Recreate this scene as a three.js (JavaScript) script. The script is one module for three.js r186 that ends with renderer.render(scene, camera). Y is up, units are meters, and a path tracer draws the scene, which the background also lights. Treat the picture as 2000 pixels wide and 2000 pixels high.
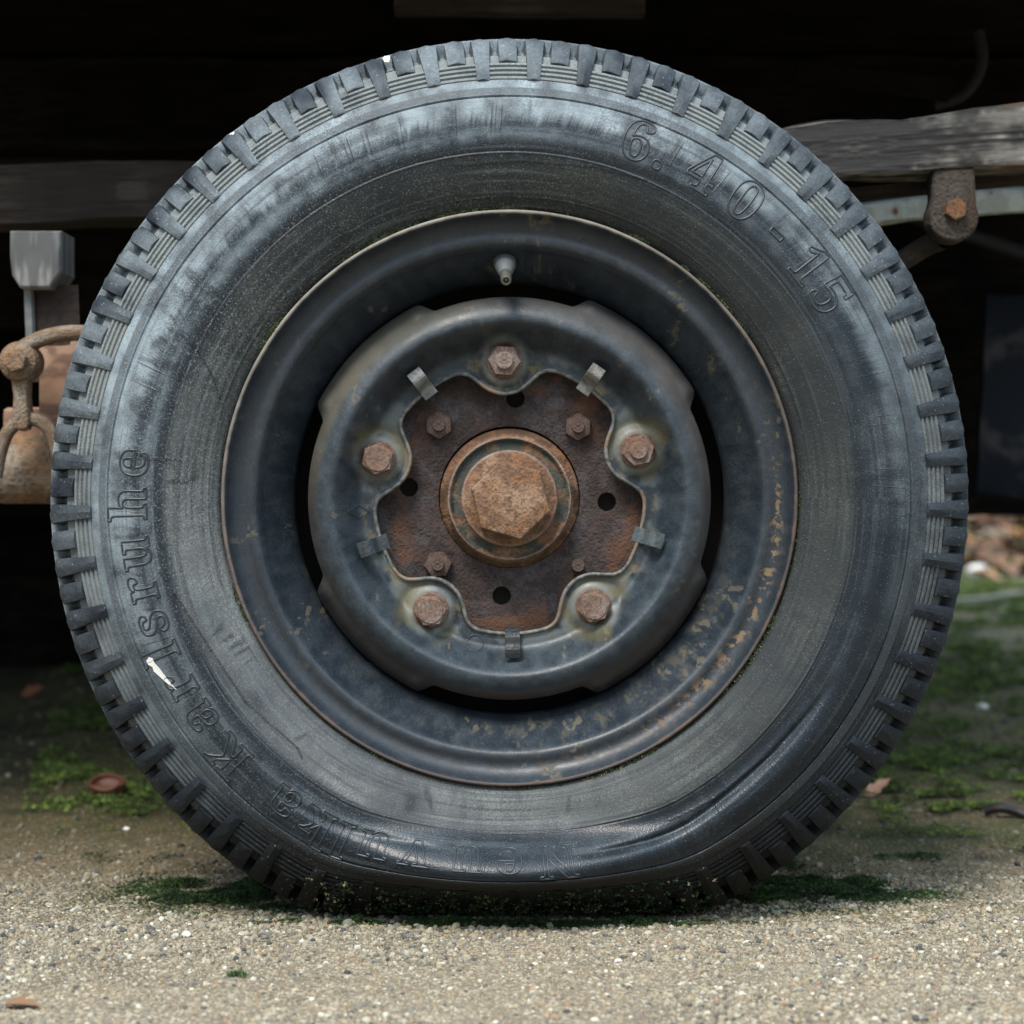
import * as THREE from 'three';
import { mergeGeometries, mergeVertices, toCreasedNormals } from 'three/addons/utils/BufferGeometryUtils.js';
import { FontLoader } from 'three/addons/loaders/FontLoader.js';

// ---------------------------------------------------------------- camera, sky, sun, exposure
const HUB = 0.313;                                   // axle height above the ground
const scene = new THREE.Scene();
const camera = new THREE.PerspectiveCamera(26.97, 1, 0.05, 400);
camera.position.set(0, HUB, 1.65);
camera.lookAt(0.0019, HUB - 0.0102, 0.05);
camera.focus = 1.575;
camera.userData.fStop = 6;
const renderer = new THREE.WebGLRenderer({ antialias: true });
renderer.toneMapping = THREE.LinearToneMapping;
renderer.toneMappingExposure = 2.85;
renderer.shadowMap.enabled = true;
renderer.shadowMap.type = THREE.PCFSoftShadowMap;

const V = (x, y, z) => new THREE.Vector3(x, y, z);
const clamp = (x, a = 0, b = 1) => Math.min(b, Math.max(a, x));
const sstep = (a, b, x) => { const t = clamp((x - a) / (b - a)); return t * t * (3 - 2 * t); };
const lerp = (a, b, t) => a + (b - a) * t;
function rng(seed) { let s = seed >>> 0; return () => { s = (s + 0x6D2B79F5) | 0; let t = Math.imul(s ^ (s >>> 15), 1 | s); t = (t + Math.imul(t ^ (t >>> 7), 61 | t)) ^ t; return ((t ^ (t >>> 14)) >>> 0) / 4294967296; }; }
function hash(x, y) { let h = (Math.imul(x, 374761393) + Math.imul(y, 668265263)) | 0; h = Math.imul(h ^ (h >>> 13), 1274126177); return ((h ^ (h >>> 16)) >>> 0) / 4294967296; }
function vnoise(x, y) {
  const xi = Math.floor(x), yi = Math.floor(y), xf = x - xi, yf = y - yi, u = xf * xf * (3 - 2 * xf), v = yf * yf * (3 - 2 * yf);
  const a = hash(xi, yi), b = hash(xi + 1, yi), c = hash(xi, yi + 1), d = hash(xi + 1, yi + 1);
  return a + (b - a) * u + (c - a) * v + (a - b - c + d) * u * v;
}
function fbm(x, y, o = 4) { let s = 0, a = 0.5, n = 0; for (let i = 0; i < o; i++) { s += a * vnoise(x, y); n += a; a *= 0.5; x = x * 2.03 + 17.1; y = y * 2.03 + 9.7; } return s / n; }

{ // overcast sky, brighter overhead, the same all round
  const w = 128, h = 64, d = new Float32Array(w * h * 4);
  for (let j = 0; j < h; j++) for (let i = 0; i < w; i++) {
    const el = ((j + 0.5) / h - 0.5) * Math.PI, up = Math.max(0, Math.sin(el)), k = (j * w + i) * 4;
    const cl = 0.9 + 0.2 * fbm(i / w * 10 + 3, j / h * 8, 3);
    const L = 0.95 * (0.11 + 1.20 * Math.pow(up, 1.4)) * cl;
    d[k] = L * 0.84; d[k + 1] = L * 1.0; d[k + 2] = L * 1.17; d[k + 3] = 1;
  }
  const sky = new THREE.DataTexture(d, w, h, THREE.RGBAFormat, THREE.FloatType);
  sky.mapping = THREE.EquirectangularReflectionMapping; sky.magFilter = THREE.LinearFilter; sky.needsUpdate = true;
  scene.background = sky; scene.environment = sky;
}
const sun = new THREE.DirectionalLight(0xfff4e6, 1.5);
sun.position.set(-1.3, 4.6, 2.7); sun.target.position.set(0, 0.3, 0);
sun.castShadow = true; sun.shadow.radius = 40; sun.shadow.mapSize.set(2048, 2048);
Object.assign(sun.shadow.camera, { left: -4, right: 4, top: 4, bottom: -4, near: 0.1, far: 20 });
scene.add(sun, sun.target);

// ---------------------------------------------------------------- helpers
const used = new Map();
function numbered(n) { const k = used.get(n) || 0; used.set(n, k + 1); return k ? `${n}_${String(k).padStart(3, '0')}` : n; }
function thing(name, label, category, pos = [0, 0, 0], group) {
  const o = new THREE.Group(); o.name = numbered(name); o.position.set(...pos); scene.add(o);
  o.userData = { label, category }; if (group) o.userData.group = group; return o;
}
function part(name, geo, mat, parent, label) {
  const m = new THREE.Mesh(geo, mat); m.name = name; m.castShadow = m.receiveShadow = true; parent.add(m);
  if (label) m.userData.label = label; return m;
}
const LUT = new Uint8Array(4097); for (let i = 0; i <= 4096; i++) { const c = i / 4096; LUT[i] = Math.round(255 * (c <= 0.0031308 ? 12.92 * c : 1.055 * Math.pow(c, 1 / 2.4) - 0.055)); }
// fn(u, v, o) fills o = [r, g, b (linear), roughness, height 0..1]; gives a colour map and a map with height in every channel's mean, roughness in green
function maps(n, fn, repeat = false) {
  const c = new Uint8Array(n * n * 4), b = new Uint8Array(n * n * 4), o = [0, 0, 0, 0.6, 0.5];
  for (let j = 0; j < n; j++) for (let i = 0; i < n; i++) {
    const k = (j * n + i) * 4; o[3] = 0.6; o[4] = 0.5; fn((i + 0.5) / n, (j + 0.5) / n, o);
    for (let q = 0; q < 3; q++) c[k + q] = LUT[Math.round(clamp(o[q]) * 4096)];
    const ro = clamp(o[3], 0.05, 1), hh = clamp(o[4] * 0.6 + 0.2); b[k + 1] = Math.round(ro * 255); b[k] = b[k + 2] = Math.round(clamp((3 * hh - ro) / 2) * 255);   // the mean of the three is the height
    c[k + 3] = b[k + 3] = 255;
  }
  const mk = (d, s) => {
    const t = new THREE.DataTexture(d, n, n, THREE.RGBAFormat, THREE.UnsignedByteType);
    t.wrapS = t.wrapT = repeat ? THREE.MirroredRepeatWrapping : THREE.ClampToEdgeWrapping; t.magFilter = THREE.LinearFilter; t.minFilter = THREE.LinearMipmapLinearFilter; t.generateMipmaps = true;
    if (s) t.colorSpace = THREE.SRGBColorSpace; t.needsUpdate = true; return t;
  };
  const t2 = mk(b); return { map: mk(c, true), bumpMap: t2, roughnessMap: t2 };
}
const mixc = (o, c, t) => { o[0] += (c[0] - o[0]) * t; o[1] += (c[1] - o[1]) * t; o[2] += (c[2] - o[2]) * t; };
// a grid of points p(i, j) -> [x, y, z, u, v] as an indexed geometry
function grid(nu, nv, p, closedU = false) {
  const pos = [], uv = [], idx = [];
  for (let j = 0; j <= nv; j++) for (let i = 0; i <= nu; i++) { const q = p(i, j); pos.push(q[0], q[1], q[2]); uv.push(q[3], q[4]); }
  for (let j = 0; j < nv; j++) for (let i = 0; i < nu; i++) { const a = j * (nu + 1) + i, b = a + 1, c = a + nu + 1, d = c + 1; idx.push(a, b, d, a, d, c); }
  const g = new THREE.BufferGeometry();
  g.setAttribute('position', new THREE.Float32BufferAttribute(pos, 3)); g.setAttribute('uv', new THREE.Float32BufferAttribute(uv, 2)); g.setIndex(idx);
  g.computeVertexNormals();
  if (closedU) { const n = g.attributes.normal; for (let j = 0; j <= nv; j++) { const a = j * (nu + 1), b = a + nu; const v = V(n.getX(a) + n.getX(b), n.getY(a) + n.getY(b), n.getZ(a) + n.getZ(b)).normalize(); n.setXYZ(a, v.x, v.y, v.z); n.setXYZ(b, v.x, v.y, v.z); } }
  return g;
}
function planarUV(g, span) { const p = g.attributes.position, uv = []; for (let i = 0; i < p.count; i++) uv.push(p.getX(i) / span + 0.5, p.getY(i) / span + 0.5); g.setAttribute('uv', new THREE.Float32BufferAttribute(uv, 2)); return g; }
function boxUV(g, s) {
  const q = g.index ? g.toNonIndexed() : g; q.computeVertexNormals();
  const p = q.attributes.position, n = q.attributes.normal, uv = [];
  for (let i = 0; i < p.count; i++) { const x = Math.abs(n.getX(i)), y = Math.abs(n.getY(i)), z = Math.abs(n.getZ(i)); if (z >= x && z >= y) uv.push(p.getX(i) / s, p.getY(i) / s); else if (y >= x) uv.push(p.getX(i) / s, p.getZ(i) / s + 0.37); else uv.push(p.getZ(i) / s, p.getY(i) / s + 0.71); }
  q.setAttribute('uv', new THREE.Float32BufferAttribute(uv, 2)); return q;
}
const lathe = (pts, n = 64) => { const g = new THREE.LatheGeometry(pts.map((p) => new THREE.Vector2(p[0], p[1])), n); g.rotateX(Math.PI / 2); return toCreasedNormals(g, 0.6); };  // axis along z
function spline(pts, n) { // smooth curve through (a, b) points
  const c = new THREE.CatmullRomCurve3(pts.map((p) => V(p[0], p[1], 0)), false, 'centripetal'); return c.getSpacedPoints(n).map((v) => [v.x, v.y]);
}
function hexHead(r, h, bev, turn = 0) {
  const s = new THREE.Shape(); for (let i = 0; i <= 6; i++) { const a = turn + i * Math.PI / 3; i ? s.lineTo(r * Math.cos(a), r * Math.sin(a)) : s.moveTo(r * Math.cos(a), r * Math.sin(a)); }
  return new THREE.ExtrudeGeometry(s, { depth: h - bev, bevelEnabled: true, bevelThickness: bev, bevelSize: bev, bevelOffset: -bev, bevelSegments: 3, steps: 1 });
}
// a rough-hewn bar from a to b
function timber(a, b, h, d, seed, rough = 0.003) {
  const L = a.distanceTo(b), g0 = new THREE.BoxGeometry(L, h, d, Math.max(4, Math.round(L / 0.02)), 5, 3);
  const p = g0.attributes.position;
  for (let i = 0; i < p.count; i++) { const x = p.getX(i), y = p.getY(i), z = p.getZ(i);
    const n1 = fbm(x * 9 + seed, (y + z) * 11 + seed * 3, 3) - 0.5, n2 = fbm(x * 7 - seed, (y - z) * 30 + seed, 3) - 0.5;
    const ey = Math.abs(y) > h / 2 - 1e-5, ez = Math.abs(z) > d / 2 - 1e-5, ch = ey && ez ? 0.0025 : 0;
    p.setXYZ(i, x, y - Math.sign(y) * ch + (ey ? n1 * rough * 3 : 0), z - Math.sign(z) * ch + (ez ? n2 * rough * 2 : 0)); }
  let g = boxUV(g0, 0.4); g = toCreasedNormals(g, 0.7);
  const m = new THREE.Matrix4().makeBasis(b.clone().sub(a).normalize(), V(0, 1, 0), V(0, 0, 1));
  const X = b.clone().sub(a).normalize(), Z = V(0, 0, 1).sub(X.clone().multiplyScalar(X.z)).normalize(), Y = Z.clone().cross(X);
  m.makeBasis(X, Y, Z).setPosition(a.clone().add(b).multiplyScalar(0.5)); g.applyMatrix4(m); return g;
}
const tube = (pts, r, seg = 40, rs = 10) => new THREE.TubeGeometry(new THREE.CatmullRomCurve3(pts), seg, r, rs, false);
// photo coordinates (1932 px across) at a depth z -> point
const F = 4170;
function at(px, py, z) { const k = (1.65 - z) / F * (2000 / 1932); return V((px - 961) * k, HUB - (py - 941) * k, z); }

// ---------------------------------------------------------------- materials
const LET = Math.PI * 2;
const RIMB = 0.2135;
function angleDeg(x, y) { let a = Math.atan2(y, x) * 180 / Math.PI; return a < 0 ? a + 360 : a; }
const angd = (a, b) => { const d = Math.abs(a - b) % 360; return d > 180 ? 360 - d : d; };
const gauss = (x, s) => Math.exp(-x * x / (2 * s * s));
const TSPAN = 0.72;
const creases = [[-0.2560, -0.0540, -0.2450, -0.0700, -0.2190, -0.1110, -0.1940, -0.1490, -0.1560, -0.1830, -0.1520, -0.1905], [-0.2780, 0.0360, -0.2640, 0.0290, -0.2450, 0.0285], [-0.2400, 0.1200, -0.2280, 0.1080, -0.2190, 0.0920, -0.2120, 0.0700], [-0.0400, 0.2440, 0.0100, 0.2470, 0.0600, 0.2430, 0.1000, 0.2330], [0.2010, -0.1800, 0.1800, -0.1960, 0.1500, -0.2200, 0.1180, -0.2360]];
// dark wipe marks on the sidewall: [angle, radius, length along radius, width, slant]
const wipes = [[177.2, 0.246, 0.022, 0.0024, -0.05], [176.5, 0.233, 0.009, 0.0026, 0.7], [206.5, 0.232, 0.012, 0.003, 0.1], [208.2, 0.229, 0.016, 0.0034, 0.05], [209.8, 0.227, 0.017, 0.0022, 0], [212, 0.226, 0.012, 0.0022, 0], [204.5, 0.236, 0.012, 0.0036, 0.2], [255, 0.232, 0.02, 0.003, 0.5], [281, 0.232, 0.014, 0.0016, -0.25], [156, 0.281, 0.016, 0.005, 0.9], [229, 0.232, 0.01, 0.0022, -0.4], [355, 0.234, 0.01, 0.003, 0.2], [338, 0.23, 0.012, 0.004, 0.1], [321, 0.232, 0.012, 0.003, 0.5], [325, 0.235, 0.012, 0.0025, 0.5], [252, 0.238, 0.016, 0.006, 0.1], [166, 0.279, 0.024, 0.013, 0.2]];
const tyreMaps = maps(2048, (u, v, o) => {
  const x = (u - 0.5) * TSPAN, y = (v - 0.5) * TSPAN, r = Math.hypot(x, y), a = angleDeg(x, y), ar = a * Math.PI / 180;
  const n1 = fbm(x * 22 + 5, y * 22 + 8, 4), n2 = fbm(x * 70, y * 70 + 3, 4), gr = hash(Math.floor(u * 2048), Math.floor(v * 2048)), gr2 = vnoise(u * 1100, v * 1100);
  o[0] = 0.0080; o[1] = 0.0130; o[2] = 0.0190;
  let rough = 0.35;
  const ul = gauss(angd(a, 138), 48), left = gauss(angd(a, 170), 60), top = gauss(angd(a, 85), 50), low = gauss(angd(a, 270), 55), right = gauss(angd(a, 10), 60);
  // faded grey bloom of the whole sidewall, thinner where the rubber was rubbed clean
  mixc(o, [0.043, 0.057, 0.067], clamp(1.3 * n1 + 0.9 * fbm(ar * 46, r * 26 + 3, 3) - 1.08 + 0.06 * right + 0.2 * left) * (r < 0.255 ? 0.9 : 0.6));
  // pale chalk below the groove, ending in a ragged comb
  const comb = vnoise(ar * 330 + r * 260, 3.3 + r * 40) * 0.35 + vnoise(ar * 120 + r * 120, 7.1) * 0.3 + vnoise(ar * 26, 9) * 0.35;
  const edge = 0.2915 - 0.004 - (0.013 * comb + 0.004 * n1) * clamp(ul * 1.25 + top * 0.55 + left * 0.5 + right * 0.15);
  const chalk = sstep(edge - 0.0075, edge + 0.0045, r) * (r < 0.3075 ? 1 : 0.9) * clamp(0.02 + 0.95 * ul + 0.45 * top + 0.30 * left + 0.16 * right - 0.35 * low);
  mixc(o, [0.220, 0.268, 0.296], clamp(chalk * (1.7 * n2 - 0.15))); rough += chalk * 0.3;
  // scuffed second ring
  const ring2 = gauss(r - 0.2675 - 0.002 * (n1 - 0.5), 0.0042) * (0.75 * ul + 0.30 * top + 0.3 * left + 0.1 * low) * (0.9 * fbm(ar * 40, r * 160, 3) + 0.9 * (n2 - 0.3));
  mixc(o, [0.13, 0.16, 0.18], clamp(ring2));
  // matt grey-beige dust next to the rim
  const din = sstep(0.2555, 0.246, r + 0.010 * (n1 - 0.5) + 0.010 * (fbm(ar * 3 + 2, 5.5, 3) - 0.5)) * 0.95 + 0.10 * sstep(0.275, 0.25, r);
  const bot = clamp(gauss(angd(a, 205), 38) + gauss(angd(a, 265), 30) * 0.45 + 0.10 * right);

  mixc(o, [lerp(0.036, 0.140, bot), lerp(0.038, 0.150, bot), lerp(0.028, 0.150, bot)], clamp(din * (1.5 * n1 - 0.05) * (0.55 + 0.5 * bot))); rough += din * 0.3;
  mixc(o, [0.018, 0.020, 0.022], 0.55 * sstep(0.58, 0.72, fbm(x * 34 + 50, y * 34, 4)) * sstep(0.26, 0.245, r) * (0.4 + top));
  // dark edge inside the groove line and shade ring of dirt at the letter band
  mixc(o, [0.010, 0.012, 0.015], 0.45 * gauss(r - 0.2565, 0.0025) * (0.5 + 0.5 * n2));
  mixc(o, [0.20, 0.235, 0.25], 0.8 * gauss(angd(a, 8.7), 2.2) * gauss(r - 0.2775, 0.007) * sstep(0.42, 0.62, n2)); mixc(o, [0.10, 0.12, 0.13], 0.6 * gauss(angd(a, 8), 6) * gauss(r - 0.280, 0.010) * n1);
  const smear = fbm(ar * 2.6 + 7, r * 420, 4), rad = fbm(ar * 34 + 3, r * 16 + 1, 4);
  mixc(o, [0.010, 0.014, 0.018], 0.48 * sstep(0.50, 0.66, smear * 0.75 + n1 * 0.25) * sstep(0.296, 0.285, r)); mixc(o, [0.011, 0.015, 0.019], (0.25 + 0.35 * sstep(0.25, 0.262, r)) * sstep(0.54, 0.70, rad * 0.7 + n1 * 0.3) * sstep(0.296, 0.288, r)); mixc(o, [0.10, 0.125, 0.135], 0.4 * sstep(0.60, 0.72, 1 - smear) * (0.3 + 0.7 * left + 0.3 * ul));
  // fine radial cracks at the top
  const cr = vnoise(ar * 260 + r * 90, 2.2); const crk = sstep(0.86, 0.95, cr) * sstep(0.262, 0.272, r) * sstep(0.2935, 0.286, r) * (0.8 * top + 0.45 * ul + 0.5 * low + 0.12);
  mixc(o, [0.008, 0.010, 0.012], clamp(crk * 0.75)); o[4] = 0.5 - crk * 0.35;
  // rubbed clean bar of rubber between groove and ribs
  const band = sstep(0.296, 0.2965, r) * sstep(0.3022, 0.3012, r); mixc(o, [0.040, 0.048, 0.054], band * 0.65);
  // shoulder grooves hold pale dust; shade in the gaps at the tread edge painted darker
  const sh = sstep(0.3070, 0.3085, r); const shd = (r > 0.3325 ? lerp(1.15, 0.25, sstep(0.3325, 0.3380, r)) : 1) * clamp(0.22 + 0.5 * ul + 0.28 * top + 0.30 * left + 0.30 * right - 0.85 * gauss(angd(a, 270), 42)) * (0.3 + 1.1 * n2) * (1 - 0.55 * sstep(0.330, 0.338, r));
  mixc(o, [0.165, 0.182, 0.180], clamp(sh * shd)); rough += sh * 0.3;
  // wet, dirty underside, with the shade near the ground painted in as black
  const wetShade = sstep(50, 28, angd(a, 271)) * sstep(0.2945, 0.300, r); mixc(o, [0.006, 0.0065, 0.0055], wetShade * 0.97); rough += 0.3 * wetShade;
  for (const w of wipes) if (angd(a, w[0]) < 12) {
    const cx = w[1] * Math.cos(w[0] * Math.PI / 180), cy = w[1] * Math.sin(w[0] * Math.PI / 180), t = w[0] * Math.PI / 180 + w[4], dx = x - cx, dy = y - cy;
    const al = dx * Math.cos(t) + dy * Math.sin(t), ac = -dx * Math.sin(t) + dy * Math.cos(t);
    mixc(o, [0.014, 0.018, 0.022], 0.8 * sstep(w[3] * 1.1, w[3] * 0.1, Math.abs(ac) + 0.0050 * (n2 - 0.45) + w[3] * 0.4 * al / w[2]) * sstep(w[2] * 0.62, w[2] * 0.25, Math.abs(al) + 0.012 * (n2 - 0.5)) * (0.5 + 0.8 * n2));
  }
  for (const L of creases) for (let q = 0; q + 3 < L.length; q += 2) {
    const ax = L[q], ay = L[q + 1], bx = L[q + 2] - ax, by = L[q + 3] - ay, t = clamp(((x - ax) * bx + (y - ay) * by) / (bx * bx + by * by)), dd = Math.hypot(x - ax - t * bx, y - ay - t * by) + 0.0006 * (n2 - 0.5);
    if (dd < 0.003) { mixc(o, [0.008, 0.010, 0.013], 0.7 * sstep(0.0016, 0.0002, dd) * sstep(0.3, 0.55, n2 + 0.15)); o[4] -= 0.22 * sstep(0.0018, 0.0002, dd); }
  }
  // crazing: a fine net of age cracks
  const cz = Math.abs(vnoise(ar * 120, r * 420) - 0.5) + 0.6 * Math.abs(vnoise(ar * 47 + 5, r * 900 + 3) - 0.5); const czm = sstep(0.05, 0.015, cz) * sstep(0.45, 0.65, n1) * sstep(0.218, 0.23, r); mixc(o, [0.007, 0.009, 0.011], czm * 0.6); o[4] -= czm * 0.25;
  // grain and specks
  const gv = 0.35 + 0.65 * sstep(0.35, 0.65, n1), g = 1 + gv * (0.9 * gr2 - 0.45); o[0] *= g; o[1] *= g; o[2] *= g;
  if (gr2 > 0.90 - 0.13 * Math.max(left, ul)) mixc(o, [0.17, 0.205, 0.23], (0.06 + 0.55 * Math.max(left, ul)) * (r < 0.3 ? 1 : 0.4) * (0.3 + n1));
  if (gr > 0.9955) mixc(o, gr > 0.9992 ? [0.5, 0.3, 0.2] : [0.45, 0.47, 0.47], 0.6);
  o[3] = clamp(rough + 0.16 * (n2 - 0.5), 0.2, 1); o[4] += 0.16 * (gr2 - 0.5) + 0.18 * (n2 - 0.5);
});
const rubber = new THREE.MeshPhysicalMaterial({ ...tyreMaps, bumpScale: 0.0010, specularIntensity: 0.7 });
const letterRubber = new THREE.MeshPhysicalMaterial({ roughness: 0.38 }); letterRubber.color.setRGB(0.022, 0.029, 0.035);
const lugMaps = maps(1024, (u, v, o) => {
  const n = fbm(u * 24, v * 24, 4), n2 = fbm(u * 90 + 4, v * 90, 3), gr = vnoise(u * 700, v * 700), sp = hash(Math.floor(u * 1024), Math.floor(v * 1024));
  const x = (u - 0.5) * TSPAN, y = (v - 0.5) * TSPAN, a = angleDeg(x, y), r = Math.hypot(x, y);
  o[0] = 0.016; o[1] = 0.021; o[2] = 0.028;
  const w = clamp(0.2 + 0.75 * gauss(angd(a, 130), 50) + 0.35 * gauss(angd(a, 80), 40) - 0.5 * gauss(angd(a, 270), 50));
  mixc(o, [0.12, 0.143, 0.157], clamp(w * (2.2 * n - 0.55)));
  mixc(o, [0.006, 0.0065, 0.0055], 0.97 * sstep(52, 28, angd(a, 271)));  // lowest lugs near black: damp rubber plus painted ground shade
  const g = 0.75 + 0.5 * gr; o[0] *= g; o[1] *= g; o[2] *= g; if (sp > 0.997) mixc(o, [0.5, 0.48, 0.45], 0.6);
  o[3] = 0.5 + 0.3 * n; o[4] = 0.5 + 0.3 * (gr - 0.5) + 0.3 * (n2 - 0.5);
});
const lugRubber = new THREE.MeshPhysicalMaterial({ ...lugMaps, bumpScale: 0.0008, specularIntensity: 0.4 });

const RSPAN = 0.44;
const paint = (o, n, gr, base, dust, k) => { o[0] = base[0]; o[1] = base[1]; o[2] = base[2]; mixc(o, dust, clamp(k * n)); const g = 0.5 + 1.0 * gr; o[0] *= g; o[1] *= g; o[2] *= g; };
const rimMaps = maps(2048, (u, v, o) => {
  const x = (u - 0.5) * RSPAN, y = (v - 0.5) * RSPAN, r = Math.hypot(x, y), a = angleDeg(x, y);
  const n = fbm(x * 40, y * 40, 4), n2 = fbm(x * 130 + 9, y * 130, 4), n3 = fbm(x * 300, y * 300, 3), gr = vnoise(u * 1300, v * 1300), sp = hash(Math.floor(u * 2048) + 7, Math.floor(v * 2048));
  paint(o, n, gr, [0.010, 0.015, 0.022], [0.060, 0.078, 0.092], (0.08 + 0.26 * sstep(0.25, 0.8, n * 0.3 + n2 * 0.7)) / Math.max(n, 0.05));
  o[3] = 0.33 + 0.22 * n2;
  // scabbed black and brown on the lower flange
  const fl = gauss(r - 0.2005, 0.0052), lowr = clamp(gauss(angd(a, 346), 17) * 1.1 + gauss(angd(a, 312), 18) * 0.6);
  mixc(o, [0.006, 0.007, 0.008], 0.8 * fl * sstep(0.40, 0.62, n2 + 0.18 * gauss(angd(a, 225), 30) + 0.1 * lowr) * clamp(gauss(angd(a, 280), 80)));
  const sc = gauss(r - 0.2005, 0.0030) * sstep(0.545, 0.67, n2 * 0.45 + n3 * 0.55 + 0.08 * (lowr - 0.5) + 0.16 * (n - 0.5)) * lowr * 0.8; mixc(o, [0.185, 0.125, 0.062], clamp(sc)); mixc(o, [0.13, 0.055, 0.026], clamp(sc * sstep(0.46, 0.6, n))); o[3] += 0.4 * sc; o[4] = 0.5 + 0.25 * sc;
  // a few ochre lichen spots
  const oc = sstep(0.62, 0.74, fbm(x * 190 + 31, y * 190 + 2, 3)) * sstep(0.55, 0.7, n); mixc(o, [0.12, 0.10, 0.06], oc * 0.5); o[3] += oc * 0.3;
  const oc2 = sstep(0.52, 0.66, n3 * 0.6 + n2 * 0.4) * gauss(r - 0.178, 0.008) * gauss(angd(a, 300), 35); mixc(o, [0.085, 0.075, 0.045], oc2 * 0.5);
  // worn edge of the lip: bare and rusty
  const lip = sstep(0.2103, 0.2115, r + 0.0008 * (n2 - 0.5)); mixc(o, [0.055, 0.036, 0.026], lip * 0.8); mixc(o, [0.10, 0.055, 0.035], lip * 0.55 * sstep(0.5, 0.62, n2)); mixc(o, [0.30, 0.29, 0.26], lip * 0.9 * clamp(gauss(angd(a, 110), 45) * (0.4 + n2))); o[3] += lip * 0.25;
  if (sp > 0.991) mixc(o, sp > 0.999 ? [0.4, 0.3, 0.2] : [0.22, 0.26, 0.29], 0.6);
  o[4] += 0.2 * (n3 - 0.5) + 0.12 * (gr - 0.5);
});
const rimPaint = new THREE.MeshPhysicalMaterial({ ...rimMaps, bumpScale: 0.0006 });
const nutAng = [92.1, 163.3, 20.3, 234.9, 307.9], NUTR = 0.1045;
const nutPos = nutAng.map((a) => [NUTR * Math.cos(a * Math.PI / 180), NUTR * Math.sin(a * Math.PI / 180)]);
const DSPAN = 0.34;
const discMaps = maps(2048, (u, v, o) => {
  const x = (u - 0.5) * DSPAN, y = (v - 0.5) * DSPAN, r = Math.hypot(x, y), a = angleDeg(x, y);
  const n = fbm(x * 46 + 3, y * 46, 4), n2 = fbm(x * 150 + 9, y * 150, 4), n3 = fbm(x * 420, y * 420, 3), gr = vnoise(u * 1100, v * 1100), sp = hash(Math.floor(u * 2048) + 3, Math.floor(v * 2048));
  paint(o, n, gr, [0.011, 0.018, 0.026], [0.070, 0.094, 0.110], (0.06 + 0.38 * sstep(0.25, 0.8, n * 0.4 + n2 * 0.6)) / Math.max(n, 0.05)); o[3] = 0.34 + 0.24 * n2;
  let dn = 1; for (const p of nutPos) dn = Math.min(dn, Math.hypot(x - p[0], y - p[1]));
  // pale washed film on the flat face, in patches
  const face = sstep(0.118, 0.108, r); mixc(o, [0.120, 0.140, 0.138], face * 0.8 * sstep(0.48, 0.64, n * 0.75 + n2 * 0.25 + 0.10 * gauss(dn - 0.02, 0.008)));
  // ochre lichen near the nuts and the scalloped edge
  const och = face * sstep(0.50, 0.68, fbm(x * 60 + 80, y * 60 + 7, 4)) * sstep(0.42, 0.60, n2 * 0.5 + n3 * 0.5); mixc(o, [0.17, 0.135, 0.060], och * 0.7); o[3] += och * 0.25;
  const halo = gauss(dn - 0.0155, 0.0028); mixc(o, [0.17, 0.18, 0.165], halo * (0.3 + 0.5 * n2)); mixc(o, [0.10, 0.085, 0.03], gauss(dn - 0.021, 0.004) * 0.55 * sstep(0.45, 0.6, n)); mixc(o, [0.16, 0.07, 0.035], sstep(0.0145, 0.0125, dn) * 0.7);
  // dusty outer roll at the top left, brownish below
  mixc(o, [0.15, 0.14, 0.105], sstep(0.140, 0.150, r) * gauss(angd(a, 138), 32) * (0.4 + 0.6 * n)); mixc(o, [0.11, 0.105, 0.10], sstep(0.136, 0.150, r) * gauss(angd(a, 38), 45) * (0.3 + 0.7 * n)); mixc(o, [0.045, 0.032, 0.022], sstep(0.142, 0.150, r) * gauss(angd(a, 270), 70) * 0.7);
  mixc(o, [0.16, 0.125, 0.08], 0.45 * sstep(0.68, 0.78, fbm(x * 240 - 20, y * 160 + 70, 3)) * sstep(0.58, 0.66, n));
  if (sp > 0.988) mixc(o, sp > 0.999 ? [0.4, 0.3, 0.2] : [0.22, 0.26, 0.29], 0.6);
  o[4] += 0.22 * (n3 - 0.5) + 0.14 * (gr - 0.5) + 0.15 * (n2 - 0.5);
});
const discPaint = new THREE.MeshPhysicalMaterial({ ...discMaps, bumpScale: 0.0007 });
const edgePaint = new THREE.MeshStandardMaterial({ ...maps(512, (u, v, o) => { const n = fbm(u * 22, v * 22, 4), n2 = fbm(u * 130, v * 130, 3); o[0] = 0.055; o[1] = 0.064; o[2] = 0.066; mixc(o, [0.17, 0.165, 0.145], sstep(0.35, 0.62, n * 0.5 + n2 * 0.5)); mixc(o, [0.16, 0.10, 0.05], 0.6 * sstep(0.58, 0.68, n)); o[3] = 0.6; o[4] = n2; }), bumpScale: 0.0005 });
const clipMaps = maps(256, (u, v, o) => { const n = fbm(u * 24, v * 24, 4), n2 = fbm(u * 90, v * 90, 3); o[0] = 0.42; o[1] = 0.44; o[2] = 0.44; mixc(o, [0.30, 0.30, 0.28], sstep(0.4, 0.6, n)); mixc(o, [0.20, 0.13, 0.08], 0.45 * sstep(0.56, 0.70, n2 * 0.6 + n * 0.4)); o[3] = 0.45 + 0.3 * n; o[4] = n2; }, true);
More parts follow.
